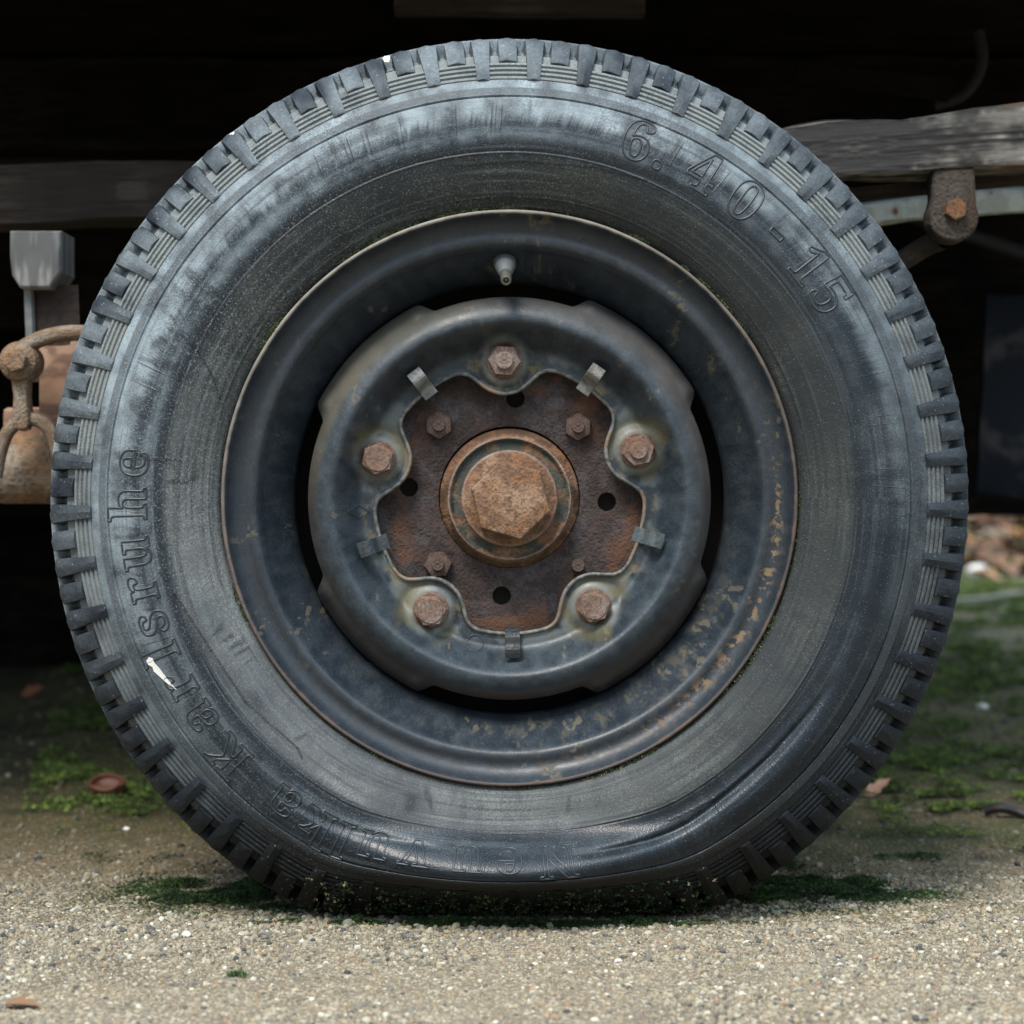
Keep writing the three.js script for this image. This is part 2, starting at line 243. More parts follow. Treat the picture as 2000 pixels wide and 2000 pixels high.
const rustTone = (o, x, y, base, light, orange, dark, k) => {
  const n = fbm(x * 60, y * 60 + 11, 4), n2 = fbm(x * 210 + 4, y * 210, 4), n3 = fbm(x * 640 + 4, y * 640, 3);
  o[0] = base[0]; o[1] = base[1]; o[2] = base[2];
  mixc(o, light, sstep(0.42, 0.66, n * 0.6 + n2 * 0.4)); mixc(o, orange, k * sstep(0.50, 0.70, n2 * 0.7 + (1 - n) * 0.3)); mixc(o, dark, 0.7 * sstep(0.58, 0.76, n3 * 0.6 + n2 * 0.4));
  const g = 0.4 + 1.2 * n3; o[0] *= g; o[1] *= g; o[2] *= g; o[3] = 0.72 + 0.25 * n2; o[4] = 0.5 + 0.8 * (n3 - 0.5) + 0.4 * (n2 - 0.5);
};
const HSPAN = 0.24;
const plateMaps = maps(1024, (u, v, o) => {
  const x = (u - 0.5) * HSPAN, y = (v - 0.5) * HSPAN, r = Math.hypot(x, y);
  rustTone(o, x, y, [0.030, 0.021, 0.0195], [0.062, 0.054, 0.058], [0.080, 0.036, 0.020], [0.010, 0.007, 0.0065], 0.4);
  mixc(o, [0.17, 0.072, 0.030], 0.55 * sstep(0.058, 0.046, r) * fbm(x * 90, y * 90 + 1, 3)); mixc(o, [0.12, 0.05, 0.022], 0.6 * gauss(r - 0.094, 0.008) * sstep(0.5, 0.65, fbm(x * 50 + 5, y * 50, 3)));
});
const plateRust = new THREE.MeshStandardMaterial({ ...plateMaps, bumpScale: 0.0012 });
const capMaps = maps(1024, (u, v, o) => {
  const x = (u - 0.5) * 0.12, y = (v - 0.5) * 0.12, r = Math.hypot(x, y);
  rustTone(o, x, y, [0.125, 0.066, 0.036], [0.26, 0.165, 0.105], [0.23, 0.10, 0.036], [0.018, 0.016, 0.013], 0.8);
  mixc(o, [0.30, 0.22, 0.19], 0.7 * (gauss(r - 0.0463, 0.0007) + gauss(r - 0.0361, 0.0007)) * (0.3 + fbm(x * 120, y * 120, 2)));
  const green = sstep(0.0362, 0.0372, r) * sstep(0.0468, 0.0455, r); mixc(o, [0.045, 0.050, 0.042], green * sstep(0.28, 0.52, fbm(x * 70 + 2, y * 70, 4)));
  mixc(o, [0.055, 0.03, 0.018], 0.75 * sstep(0.0475, 0.051, r) * sstep(0.38, 0.6, fbm(x * 80, y * 80 + 60, 3)));
});
const capRust = new THREE.MeshStandardMaterial({ ...capMaps, bumpScale: 0.0010 });
const boltMaps = maps(512, (u, v, o) => rustTone(o, u * 0.12, v * 0.12, [0.125, 0.080, 0.060], [0.20, 0.155, 0.135], [0.20, 0.095, 0.050], [0.03, 0.022, 0.019], 0.6), true);
const boltRust = new THREE.MeshStandardMaterial({ ...boltMaps, bumpScale: 0.0007 });
const studRust = new THREE.MeshStandardMaterial({ ...boltMaps, color: 0xb0a4a0, bumpScale: 0.0007 });
const ironRust = new THREE.MeshStandardMaterial({ ...maps(512, (u, v, o) => { rustTone(o, u * 0.12, v * 0.12, [0.17, 0.115, 0.075], [0.27, 0.235, 0.19], [0.26, 0.14, 0.06], [0.035, 0.028, 0.024], 0.7); }, true), bumpScale: 0.0014 });
const paleIron = new THREE.MeshStandardMaterial({ ...boltMaps, color: 0x9aa19c, bumpScale: 0.002 });
const darkIron = new THREE.MeshStandardMaterial({ ...boltMaps, color: 0x6a6058, bumpScale: 0.0015 });
const woodMaps = (seed, dark, light, spot, ks) => maps(512, (u, v, o) => {
  const s = fbm(u * 6 + seed, v * 60 + 2, 4), f = fbm(u * 14 + 1, v * 190 + seed, 3), p = fbm(u * 9 + seed * 2, v * 16, 4);
  o[0] = dark[0]; o[1] = dark[1]; o[2] = dark[2]; mixc(o, light, sstep(0.35, 0.7, s * 0.6 + p * 0.4)); mixc(o, spot, ks * sstep(0.60, 0.72, p)); mixc(o, [dark[0] * 0.3, dark[1] * 0.3, dark[2] * 0.3], 0.7 * sstep(0.58, 0.72, f));
  o[3] = 0.85; o[4] = 0.3 + 0.5 * f + 0.3 * s;
}, true);
const greyWood = new THREE.MeshStandardMaterial({ ...maps(512, (u, v, o) => {
  const s = fbm(u * 5 + 3, v * 26 + 2, 4), p = fbm(u * 7 + 11, v * 9 + 4, 4), f = fbm(u * 12, v * 130, 3), m = fbm(u * 40, v * 60, 3);
  o[0] = 0.042; o[1] = 0.040; o[2] = 0.040; mixc(o, [0.215, 0.205, 0.180], sstep(0.42, 0.66, s * 0.45 + p * 0.35 + m * 0.2)); mixc(o, [0.34, 0.33, 0.30], 0.7 * sstep(0.60, 0.70, p * 0.6 + m * 0.4)); mixc(o, [0.018, 0.016, 0.015], 0.8 * sstep(0.56, 0.68, f)); mixc(o, [0.18, 0.085, 0.035], 0.45 * sstep(0.66, 0.72, fbm(u * 9 + 60, v * 14 + 5, 3)));
  o[3] = 0.9; o[4] = 0.25 + 0.5 * f + 0.3 * m;
}, true), bumpScale: 0.004 });
const brownWood = new THREE.MeshStandardMaterial({ ...woodMaps(8, [0.030, 0.023, 0.019], [0.075, 0.060, 0.050], [0.10, 0.085, 0.07], 0.5), bumpScale: 0.003 });
const rustyWood = new THREE.MeshStandardMaterial({ ...maps(256, (u, v, o) => { const n = fbm(u * 5, v * 5, 4), n2 = fbm(u * 26, v * 30, 4); o[0] = 0.25; o[1] = 0.145; o[2] = 0.092; mixc(o, [0.40, 0.26, 0.17], sstep(0.4, 0.65, n)); mixc(o, [0.10, 0.05, 0.035], sstep(0.55, 0.7, n2) * 0.7); o[3] = 0.8; o[4] = n2; }, true), bumpScale: 0.002 });
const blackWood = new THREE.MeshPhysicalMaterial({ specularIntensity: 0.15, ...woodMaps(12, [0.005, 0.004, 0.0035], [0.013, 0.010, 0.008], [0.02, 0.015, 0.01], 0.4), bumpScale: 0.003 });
const greyBlock = new THREE.MeshStandardMaterial({ ...maps(256, (u, v, o) => { const n = fbm(u * 12, v * 6, 4), n2 = fbm(u * 60, v * 24, 4), f = fbm(u * 40 + 3, v * 7, 3); o[0] = 0.15; o[1] = 0.158; o[2] = 0.160; mixc(o, [0.25, 0.255, 0.25], sstep(0.4, 0.65, n)); mixc(o, [0.07, 0.07, 0.07], sstep(0.62, 0.72, f) * 0.7); o[3] = 0.85; o[4] = n2 - f * 0.3; }, true), bumpScale: 0.0015 });
const whitePaint = new THREE.MeshStandardMaterial({ ...maps(512, (u, v, o) => {
  const n = fbm(u * 10, v * 14, 4), n2 = fbm(u * 46, v * 40 + 3, 3); o[0] = 0.52; o[1] = 0.58; o[2] = 0.55; mixc(o, [0.30, 0.31, 0.27], sstep(0.4, 0.6, n2) * 0.5); mixc(o, [0.16, 0.055, 0.02], sstep(0.60, 0.66, n * 0.7 + n2 * 0.3)); o[3] = 0.7; o[4] = n2;
}, true), bumpScale: 0.002 });
const blueSheet = new THREE.MeshPhysicalMaterial({ specularIntensity: 0.3, ...maps(256, (u, v, o) => { const n = fbm(u * 8, v * 8, 4); o[0] = 0.010; o[1] = 0.013; o[2] = 0.021; mixc(o, [0.06, 0.06, 0.065], sstep(0.62, 0.8, n)); o[3] = 0.6; o[4] = n; }, true), bumpScale: 0.002 });
const plain = (r, g, b, rough = 0.8) => { const m = new THREE.MeshStandardMaterial({ roughness: rough }); m.color.setRGB(r, g, b); return m; };

// ---------------------------------------------------------------- the ground
function groundY(x, z) {
  const back = Math.max(0, -z - 0.09), front = Math.max(0, z - 0.09);
  let y = 0.055 * Math.min(back, 6) - 0.05 * Math.min(front, 3);
  y += 0.010 * (fbm(x * 2.2 + 4, z * 2.2, 3) - 0.5) * sstep(0.05, 0.4, back + front * 0.6);
  y += 0.0035 * (fbm(x * 26 + 4, z * 26, 3) - 0.5);
  y -= 0.006 * gauss(z - 0.0, 0.10) * gauss(x, 0.22);      // the tyre has settled a little
  y += 0.05 * gauss(z + 4.3, 0.5) * sstep(0.3, 1.0, x);   // bank of leaves at the back
  return y;
}
function mossAt(x, z) { // 0..1: where moss grows
  const n = fbm(x * 9 + 40, z * 9, 4), n2 = fbm(x * 34, z * 34 + 9, 3);
  const nearL = gauss(x + 0.215, 0.058) * gauss(z + 0.055, 0.045), nearR = gauss(x - 0.235, 0.062) * gauss(z + 0.060, 0.045), line = gauss(z - 0.064, 0.008) * sstep(0.22, 0.14, Math.abs(x)) * 0.72;
  const back = (0.30 + 0.4 * sstep(0.12, 0.24, x)) * sstep(-0.08, -0.22, z) * sstep(-0.7, -0.5, z) * sstep(0.12, 0.26, Math.abs(x + 0.05)) * sstep(0.50, 0.66, n2) + sstep(-0.25, -0.6, z) * sstep(0.39 - 0.13 * sstep(0.15, 0.5, x), 0.56, n) * 0.95 * (0.45 + 0.9 * n2) + 0.5 * gauss(z + 0.55, 0.22) * gauss(x + 0.42, 0.25);
  return clamp(1.35 * Math.max(nearL, nearR, line) * (2.6 * n2 - 0.45) + back * (0.2 + n2));
}
{
  const axis = (a, b, fine, reach) => { const o = []; for (let s = a; s <= b + 1e-6; s += fine) o.push(s); let st = fine, x = b; while (x < reach) { st *= 1.35; x += st; o.push(x); } st = fine; x = a; while (x > -reach) { st *= 1.35; x -= st; o.unshift(x); } return o; };
  const xs = axis(-0.62, 0.72, 0.005, 60), zs = axis(-1.4, 0.5, 0.006, 60);
  const g = grid(xs.length - 1, zs.length - 1, (i, j) => { const x = xs[i], z = zs[zs.length - 1 - j]; return [x, groundY(x, z), z, x / 0.9, z / 0.9]; });
  // the sheet was laid back to front, so its faces look up
  const p = g.attributes.position, c = [];
  for (let i = 0; i < p.count; i++) {
    const x = p.getX(i), z = p.getZ(i), n = fbm(x * 4 + 8, z * 4, 4), m = mossAt(x, z);
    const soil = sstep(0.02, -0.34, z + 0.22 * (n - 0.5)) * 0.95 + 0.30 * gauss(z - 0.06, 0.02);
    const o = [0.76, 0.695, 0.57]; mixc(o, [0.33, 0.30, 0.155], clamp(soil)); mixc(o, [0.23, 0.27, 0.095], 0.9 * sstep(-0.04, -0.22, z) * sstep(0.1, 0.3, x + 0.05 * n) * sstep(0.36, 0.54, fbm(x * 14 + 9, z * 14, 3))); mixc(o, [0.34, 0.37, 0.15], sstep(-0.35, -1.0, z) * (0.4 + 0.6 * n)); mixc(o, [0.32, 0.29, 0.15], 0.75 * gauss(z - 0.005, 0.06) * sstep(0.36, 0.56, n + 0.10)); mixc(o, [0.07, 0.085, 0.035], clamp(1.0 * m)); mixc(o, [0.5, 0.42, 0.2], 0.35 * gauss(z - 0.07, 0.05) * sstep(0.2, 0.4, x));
    mixc(o, [0.42, 0.37, 0.29], 0.6 * sstep(0.50, 0.66, fbm(x * 7 + 60, z * 11 + 4, 4)) * sstep(-0.1, 0.1, z));
    c.push(...o);
  }
  g.setAttribute('color', new THREE.Float32BufferAttribute(c, 3));
  const gm = maps(2048, (u, v, o) => {
    const n = fbm(u * 30, v * 30, 4), f = vnoise(u * 420, v * 420), f2 = vnoise(u * 820 + 3, v * 820), f3 = vnoise(u * 210 + 9, v * 210);
    o[0] = 0.25; o[1] = 0.212; o[2] = 0.160; mixc(o, [0.15, 0.13, 0.10], n * 0.7); mixc(o, [0.48, 0.45, 0.39], sstep(0.62, 0.85, f)); mixc(o, [0.085, 0.08, 0.075], sstep(0.66, 0.88, f2) * 0.8); mixc(o, [0.33, 0.20, 0.13], sstep(0.84, 0.93, f3) * 0.5);
    o[3] = 0.9; o[4] = 0.5 * f + 0.3 * f2 + 0.2 * f3;
  }, true);
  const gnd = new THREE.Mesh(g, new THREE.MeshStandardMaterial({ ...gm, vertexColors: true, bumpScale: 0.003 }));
  gnd.name = 'ground'; gnd.userData.kind = 'structure'; gnd.userData.label = 'pale gravelly concrete ground turning brown and mossy behind the wheel'; gnd.receiveShadow = true; scene.add(gnd);
}
{ // loose and embedded grit
  const rnd = rng(11), base = new THREE.IcosahedronGeometry(1, 1), p = base.attributes.position;
  for (let i = 0; i < p.count; i++) { const k = 0.8 + 0.4 * vnoise(p.getX(i) * 1.7 + 5, p.getY(i) * 1.7 + p.getZ(i) * 2.3); p.setXYZ(i, p.getX(i) * k, p.getY(i) * k, p.getZ(i) * k); }
  base.computeVertexNormals();
  const N = 190000, m = new THREE.InstancedMesh(base, new THREE.MeshStandardMaterial({ roughness: 0.85 }), N);
  const M = new THREE.Matrix4(), q = new THREE.Quaternion(), e = new THREE.Euler(), col = new THREE.Color();
  const tones = [[0.36, 0.31, 0.245], [0.43, 0.385, 0.32], [0.28, 0.245, 0.20], [0.20, 0.19, 0.18], [0.56, 0.53, 0.47], [0.33, 0.26, 0.18], [0.09, 0.09, 0.095], [0.40, 0.24, 0.16], [0.66, 0.64, 0.60]], wt = [0.25, 0.40, 0.62, 0.76, 0.81, 0.89, 0.965, 0.980, 1];
  for (let i = 0; i < N; i++) {
    const t = rnd(); let z, x;
    if (t < 0.80) { z = -0.12 + 0.56 * rnd(); x = (rnd() - 0.5) * (0.88 - 0.4 * z); } else { z = 0.1 - 2.9 * Math.pow(rnd(), 1.6); x = (rnd() - 0.45) * (1.0 - 0.35 * z); }
    const s = (0.00034 + 0.00055 * Math.pow(rnd(), 2.0) + 0.0021 * Math.pow(rnd(), 12)) * (t < 0.8 ? 1 : 1.4 + 0.9 * Math.max(0, -z - 0.4));
    e.set(rnd() * 6.3, rnd() * 6.3, rnd() * 6.3); q.setFromEuler(e);
    const sandy = sstep(0.42, 0.56, fbm(x * 14 + 3, z * 18, 3)); M.compose(V(x, groundY(x, z) + s * (-0.75 + 0.55 * sandy + 0.55 * rnd()), z), q, V(s * (0.8 + 0.7 * rnd()), s * (0.7 + 0.4 * rnd()), s * (0.8 + 0.5 * rnd()))); m.setMatrixAt(i, M);
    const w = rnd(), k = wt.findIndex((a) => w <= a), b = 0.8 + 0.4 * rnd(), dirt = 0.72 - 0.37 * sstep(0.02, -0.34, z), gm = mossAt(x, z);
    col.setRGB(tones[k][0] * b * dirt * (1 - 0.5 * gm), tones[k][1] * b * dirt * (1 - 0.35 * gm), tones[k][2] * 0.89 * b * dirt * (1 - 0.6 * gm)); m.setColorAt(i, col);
  }
  m.name = 'gravel'; m.userData = { kind: 'stuff', label: 'small beige, grey and white grit set in the ground', category: 'gravel' }; m.castShadow = m.receiveShadow = true; scene.add(m);
}
function tuftGeo(seed, blades, spread, h) {
  const r = rng(seed), parts = [];
  for (let i = 0; i < blades; i++) {
    const a = r() * 6.283, l = h * (0.5 + 0.7 * r()), t = 0.2 + 0.9 * r(), w = h * 0.16, bx = spread * (r() - 0.5), bz = spread * (r() - 0.5), dx = Math.cos(a), dz = Math.sin(a);
    const g = new THREE.BufferGeometry(), tip = [bx + dx * l * Math.sin(t), l * Math.cos(t), bz + dz * l * Math.sin(t)], mid = [bx + dx * l * 0.35 * Math.sin(t), l * 0.55, bz + dz * l * 0.35 * Math.sin(t)];
    g.setAttribute('position', new THREE.Float32BufferAttribute([bx, 0, bz, mid[0] - dz * w, mid[1], mid[2] + dx * w, mid[0] + dz * w, mid[1], mid[2] - dx * w, ...tip], 3)); g.setIndex([0, 1, 2, 1, 3, 2]); parts.push(g);
  }
  const g = mergeGeometries(parts); g.computeVertexNormals(); return g;
}
const mossMat = new THREE.MeshStandardMaterial({ roughness: 0.95, side: THREE.DoubleSide });
{
  const rnd = rng(23), N = 90000, m = new THREE.InstancedMesh(tuftGeo(5, 9, 0.9, 1), mossMat, N), M = new THREE.Matrix4(), q = new THREE.Quaternion(), e = new THREE.Euler(), col = new THREE.Color();
  let k = 0, tries = 0;
  while (k < N && tries++ < 2e6) {
    const near = rnd() < 0.38, z = near ? -0.20 + 0.29 * rnd() : -0.2 - 2.7 * Math.pow(rnd(), 1.3), x = near ? (rnd() - 0.5) * 0.8 : (rnd() - 0.42) * (0.95 - 0.4 * z), mo = mossAt(x, z);
    if (rnd() > mo * mo * 1.2) continue;
    const s = (near || z > -0.35 ? 0.0017 : 0.0028 + 0.0016 * Math.max(0, -z - 0.8)) * (0.6 + 0.9 * rnd()) * (0.6 + 0.7 * mo); e.set((rnd() - 0.5) * 0.7, rnd() * 6.28, (rnd() - 0.5) * 0.7); q.setFromEuler(e);
    M.compose(V(x, groundY(x, z) + 0.0004 + (near ? 0.006 * mo * mo * vnoise(x * 90, z * 90) : 0.003), z), q, V(s, s, s)); m.setMatrixAt(k, M);
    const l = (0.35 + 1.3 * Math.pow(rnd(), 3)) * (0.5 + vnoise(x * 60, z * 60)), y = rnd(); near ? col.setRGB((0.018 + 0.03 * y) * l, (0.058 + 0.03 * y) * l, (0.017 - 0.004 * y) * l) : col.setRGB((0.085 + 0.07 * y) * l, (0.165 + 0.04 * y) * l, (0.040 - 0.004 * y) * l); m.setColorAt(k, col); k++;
  }
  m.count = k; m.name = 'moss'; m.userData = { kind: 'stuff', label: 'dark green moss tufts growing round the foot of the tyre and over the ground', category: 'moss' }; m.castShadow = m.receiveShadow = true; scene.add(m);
}

// ---------------------------------------------------------------- the wheel
// tyre profile, front half: (radius, z); z is the way towards the camera
const R0 = 0.345;
const profPts = [[0.2080, 0.0540], [0.2100, 0.0610], [0.2138, 0.0655], [0.2180, 0.0708], [0.2260, 0.0765], [0.2360, 0.0815], [0.2500, 0.0862], [0.2560, 0.0873], [0.2640, 0.0884], [0.2760, 0.0880], [0.2860, 0.0862], [0.2940, 0.0838], [0.3010, 0.0812], [0.3080, 0.0780], [0.3160, 0.0735], [0.3240, 0.0680], [0.3320, 0.0612], [0.3390, 0.0535], [0.3432, 0.0470], [0.3460, 0.0400], [0.3488, 0.0280], [0.3504, 0.0]];
const PROF = spline(profPts, 900);
function profAt(s) { const f = clamp(s) * 900, i = Math.min(899, Math.floor(f)), t = f - i, a = PROF[i], b = PROF[i + 1]; return [a[0] + (b[0] - a[0]) * t, a[1] + (b[1] - a[1]) * t]; }
function profN(s) { const a = profAt(s - 0.003), b = profAt(s + 0.003); let dr = b[0] - a[0], dz = b[1] - a[1]; const l = Math.hypot(dr, dz) || 1; return [-dz / l, dr / l].map((q) => q); } // (nr, nz) outward
function sOfR(r) { let lo = 0, hi = 1; for (let i = 0; i < 40; i++) { const m = (lo + hi) / 2; profAt(m)[0] < r ? lo = m : hi = m; } return (lo + hi) / 2; }
// the tyre stands flattened on the ground: the lower part is pressed towards the rim and bulges
function squash(r, th, z) {
  const rb = 0.216, phi = Math.atan2(Math.cos(th), -Math.sin(th));       // 0 straight down
  const flat = 0.3155 / Math.max(0.2, Math.cos(phi)), lim = R0 + 0.0054, x = Math.abs(phi) < 1.3 ? flat - lim : 1;
  const k0 = 0.006, R = lim + (x < -k0 * 2 ? x : x > k0 * 2 ? 0 : -((x - 2 * k0) ** 2) / (8 * k0));   // smooth minimum
  const wf = (r - rb) / (lim - rb), fw = sstep(0.12, 0.34, phi) * sstep(1.12, 0.85, phi) + 0.5 * sstep(-0.15, -0.3, phi) * sstep(-0.8, -0.55, phi);
  if (fw > 0 && z > 0.02) z += fw * (-0.0038 * gauss(wf - 0.415 - 0.02 * Math.sin(phi * 6), 0.016) + 0.0034 * gauss(wf - 0.49, 0.045) - 0.0020 * gauss(wf - 0.335, 0.035));
  const k = (R - rb) / (lim - rb); if (r <= rb || k >= 0.9999) return [r * Math.cos(th), r * Math.sin(th), z];
  const w = (r - rb) / (lim - rb), rn = rb + (r - rb) * (k * 0.75 + 0.25 * (w * k + (1 - w) * 1) + 0.25 * (k - 1) * (1 - w) * 0.0);
  const bulge = (1 - k) * (0.118 * gauss(w - 0.56, 0.145) - 0.03 * gauss(w - 0.24, 0.12)) * Math.sign(z) * Math.min(1, Math.abs(z) / 0.05);
  let y = Math.sin(th) * rn; return [Math.cos(th) * rn, y, z + bulge];
}
function surf(s, th, h) { // a point on the tyre's front surface, h out along its normal; s > 1 goes on over the crown
  const m = s > 1 ? 2 - s : s, p = profAt(m), n = profN(m), sg = s > 1 ? -1 : 1;
  const r = p[0] + n[0] * h, z = (p[1] + n[1] * h) * sg; return { p: squash(r, th, z), u: r * Math.cos(th) / TSPAN + 0.5, v: r * Math.sin(th) / TSPAN + 0.5 };
}
const sMould = sOfR(0.2530), sMould2 = sOfR(0.2225), sGroove = sOfR(0.2948), sBand = sOfR(0.3078), sRib0 = sOfR(0.3080), sRib1 = sOfR(0.3232), sCav = sOfR(0.3242), sDeep0 = sOfR(0.3310), sDeep1 = sOfR(0.3395), sRibC = 0.868, sLugEnd = 0.856;
function baseH(s) { // relief of the carcass under the lugs
  if (s > 1) s = 2 - s;
  let h = -0.0013 * gauss(s - sGroove, 0.0016);
  h += 0.0006 * sstep(sGroove + 0.002, sGroove + 0.004, s) * sstep(sBand, sBand - 0.004, s) * (sOfRcache(s) < 0.3018 ? 1 : 0.2);
  h += 0.0005 * gauss(s - sMould, 0.0022) - 0.0004 * gauss(s - sMould - 0.005, 0.002) + 0.0004 * gauss(s - sMould2, 0.002);
  if (s > sBand) { const t = sstep(sBand, sBand + 0.006, s); h -= 0.0019 * t; }
  if (s > sRib0 && s < sRib1) { const f = (s - sRib0) / (sRib1 - sRib0) * 4; const q = f - Math.floor(f); h += 0.0017 * (sstep(0.12, 0.3, q) - sstep(0.72, 0.9, q)); }
  if (s > sRib1) h -= 0.0016 * sstep(sRib1, sCav + 0.006, s) + 0.0075 * sstep(sDeep0, sDeep1, s);
  if (s > sRibC) h += 0.0108 * sstep(sRibC, sRibC + 0.005, s);
  return h;
}
function sOfRcache(s) { return profAt(s)[0]; }
const wheel = thing('wheel', 'old wheel with dusty grey tyre, dark steel rim and rusty hub under the wagon', 'wheel', [0, 0, 0]);
let tyre;
{
  const list = []; for (let s = 0; s < sGroove - 0.01; s += 0.0030) list.push(s);
  for (let s = sGroove - 0.01; s < sBand; s += 0.0012) list.push(s);
  for (let s = sBand; s < sCav + 0.012; s += 0.0011) list.push(s);
  for (let s = sCav + 0.012; s <= 0.85; s += 0.004) list.push(s);
  for (let s = 0.852; s <= 0.999; s += 0.0022 + (s > 0.88 ? 0.006 : 0)) list.push(s);
  const back = list.filter((s, i) => i % 6 === 0).map((s) => 2 - s).sort((a, b) => a - b); list.push(1, ...back.filter((s) => s > 1));
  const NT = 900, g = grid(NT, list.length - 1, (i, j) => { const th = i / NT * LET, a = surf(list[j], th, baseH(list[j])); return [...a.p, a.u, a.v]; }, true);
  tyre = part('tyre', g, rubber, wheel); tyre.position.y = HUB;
}
// lugs: long bars down the shoulder and short blocks between them, each a piece of its own
function lug(thc, s0, s1, w0, w1, top, slant, seed) {
  const rows = [s0 - 0.0025, s0, s0 + 0.004]; const n = 7; for (let i = 1; i < n; i++) rows.push(lerp(s0 + 0.004, s1 - 0.004, i / n)); rows.push(s1 - 0.004, s1, s1 + 0.0015);
  const R = rows.length - 1, cols = [-1, -0.9, -0.5, 0, 0.5, 0.9, 1], hc = [-0.0100, -0.0009, -0.0002, 0.0003, -0.0006, -0.0014, -0.0100];
  const jit = (hash(seed, 3) - 0.5) * 0.003, wear = (hash(seed, 5) - 0.5) * 0.0008, wj = 1 + 0.08 * (hash(seed, 9) - 0.5);
  const g = grid(cols.length - 1, R, (i, j) => {
    const s = rows[j], t = clamp((s - s0) / (s1 - s0)), pr = profAt(s > 1 ? 2 - s : s)[0], w = wj * lerp(w0, w1, t) / pr;
    const th = thc + (cols[cols.length - 1 - i] * (w / 2) + slant * (t - 0.5) + jit) * (i === 0 || i === cols.length - 1 ? 1.06 : 1);
    let h = (top + wear * t) * (1 - 1.15 * t * t) + hc[i] + 0.0006 * (vnoise(seed * 7.1 + i * 0.9, j * 0.8) - 0.5) - 0.0007 * sstep(0.86, 1, t); if (j === 0 || j === R) h = top - 0.0100; else if (j === 1) h -= 0.0004;
    const a = surf(s, th, h); return [...a.p, a.u, a.v];
  });
  return toCreasedNormals(g, 0.5);
}
{
  const NB = 53, off = Math.PI / 2 + LET / NB / 2 + 0.004;
  for (let i = 0; i < NB; i++) {
    const th = off + i * LET / NB;
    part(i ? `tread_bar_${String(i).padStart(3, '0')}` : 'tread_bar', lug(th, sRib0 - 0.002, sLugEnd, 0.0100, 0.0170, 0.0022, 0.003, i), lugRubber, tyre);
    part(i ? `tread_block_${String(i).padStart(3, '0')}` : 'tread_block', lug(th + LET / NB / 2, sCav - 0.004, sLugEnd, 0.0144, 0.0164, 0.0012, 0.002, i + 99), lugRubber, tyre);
  }
}
// raised outline letters on the sidewall
const font = await new FontLoader().loadAsync('fonts/droid/droid_serif_bold.typeface.json');
function outline(ch, size) { const out = []; for (const s of font.generateShapes(ch, size)) { out.push(s.getPoints(6)); for (const h of s.holes) out.push(h.getPoints(6)); } return out; }
function ridge(loops, place, rad) { // a small half-round ridge along closed loops, laid on a surface
  const gs = [];
  for (const L of loops) {
    const pts = []; for (let i = 0; i < L.length; i++) { const a = L[i], b = L[(i + 1) % L.length], n = Math.max(1, Math.round(Math.hypot(b.x - a.x, b.y - a.y) / 0.0022)); for (let k = 0; k < n; k++) pts.push([lerp(a.x, b.x, k / n), lerp(a.y, b.y, k / n)]); }
    const N = pts.length; if (N < 4) continue;
    const P = pts.map((p) => place(p[0], p[1])), pos = [], idx = [], S = 5, keep = [];
    for (let i = 0; i < N; i++) { const q = P[i], a = P[(i + N - 1) % N].p, b = P[(i + 1) % N].p, t = b.clone().sub(a); if (t.length() < 1e-7) t.set(1, 0, 0); t.normalize(); const side = t.clone().cross(q.n).normalize(); for (let k = 0; k < S; k++) { const f = Math.PI * k / (S - 1), c = q.p.clone().addScaledVector(side, Math.cos(f) * rad).addScaledVector(q.n, Math.sin(f) * rad * 0.95 - rad * 0.12); pos.push(c.x, c.y, c.z); } }
    for (let i = 0; i < N; i++) for (let k = 0; k < S - 1; k++) { const a = i * S + k, b = a + 1, c = ((i + 1) % N) * S + k, d = c + 1; idx.push(a, c, d, a, d, b); }
    const g = new THREE.BufferGeometry(); g.setAttribute('position', new THREE.Float32BufferAttribute(pos, 3)); g.setIndex(idx); g.computeVertexNormals(); gs.push(g);
  }
  return mergeGeometries(gs);
}
function sidewallPlace(deg, r0) {
  const t0 = deg * Math.PI / 180; return (x, y) => {
    const r = r0 + y, th = t0 - x / (r0 + 0.010), s = sOfR(r), e = 0.002, a = surf(s, th, 0).p, b = surf(s + e, th, 0).p, c = surf(s, th + 0.003, 0).p;
    const A = V(...a), n = V(...b).sub(A).cross(V(...c).sub(A)).normalize(); if (n.z < 0) n.negate(); return { p: A, n };
  };
}
{
  let li = 0;
  const letter = (ch, deg, r0, size) => {
    const L = outline(ch, size); let lo = 1e9, hi = -1e9; for (const l of L) for (const p of l) { lo = Math.min(lo, p.x); hi = Math.max(hi, p.x); } for (const l of L) for (const p of l) p.x -= (lo + hi) / 2;
    const g = ridge(L, sidewallPlace(deg, r0), 0.00085); planarUV(g, TSPAN);
    part(li++ ? `letter_${String(li - 1).padStart(3, '0')}` : 'letter', g, letterRubber, tyre);
  };
  const nm = 'NeuvulkaKarlsruhe', an = [277.6, 270, 263.2, 255.2, 248.6, 243.8, 239.4, 233.4, 222.4, 215.2, 209.5, 203.9, 199.3, 193.8, 188.3, 180.8, 174.6];
  for (let i = 0; i < nm.length; i++) letter(nm[i], an[i], 0.2655, 0.0275);
  const sz = '6.40-15', sa = [70.3, 66.2, 59.2, 51.6, 44.7, 37.9, 32.4];
  for (let i = 0; i < sz.length; i++) letter(sz[i], sa[i], 0.2635, 0.0300);
}
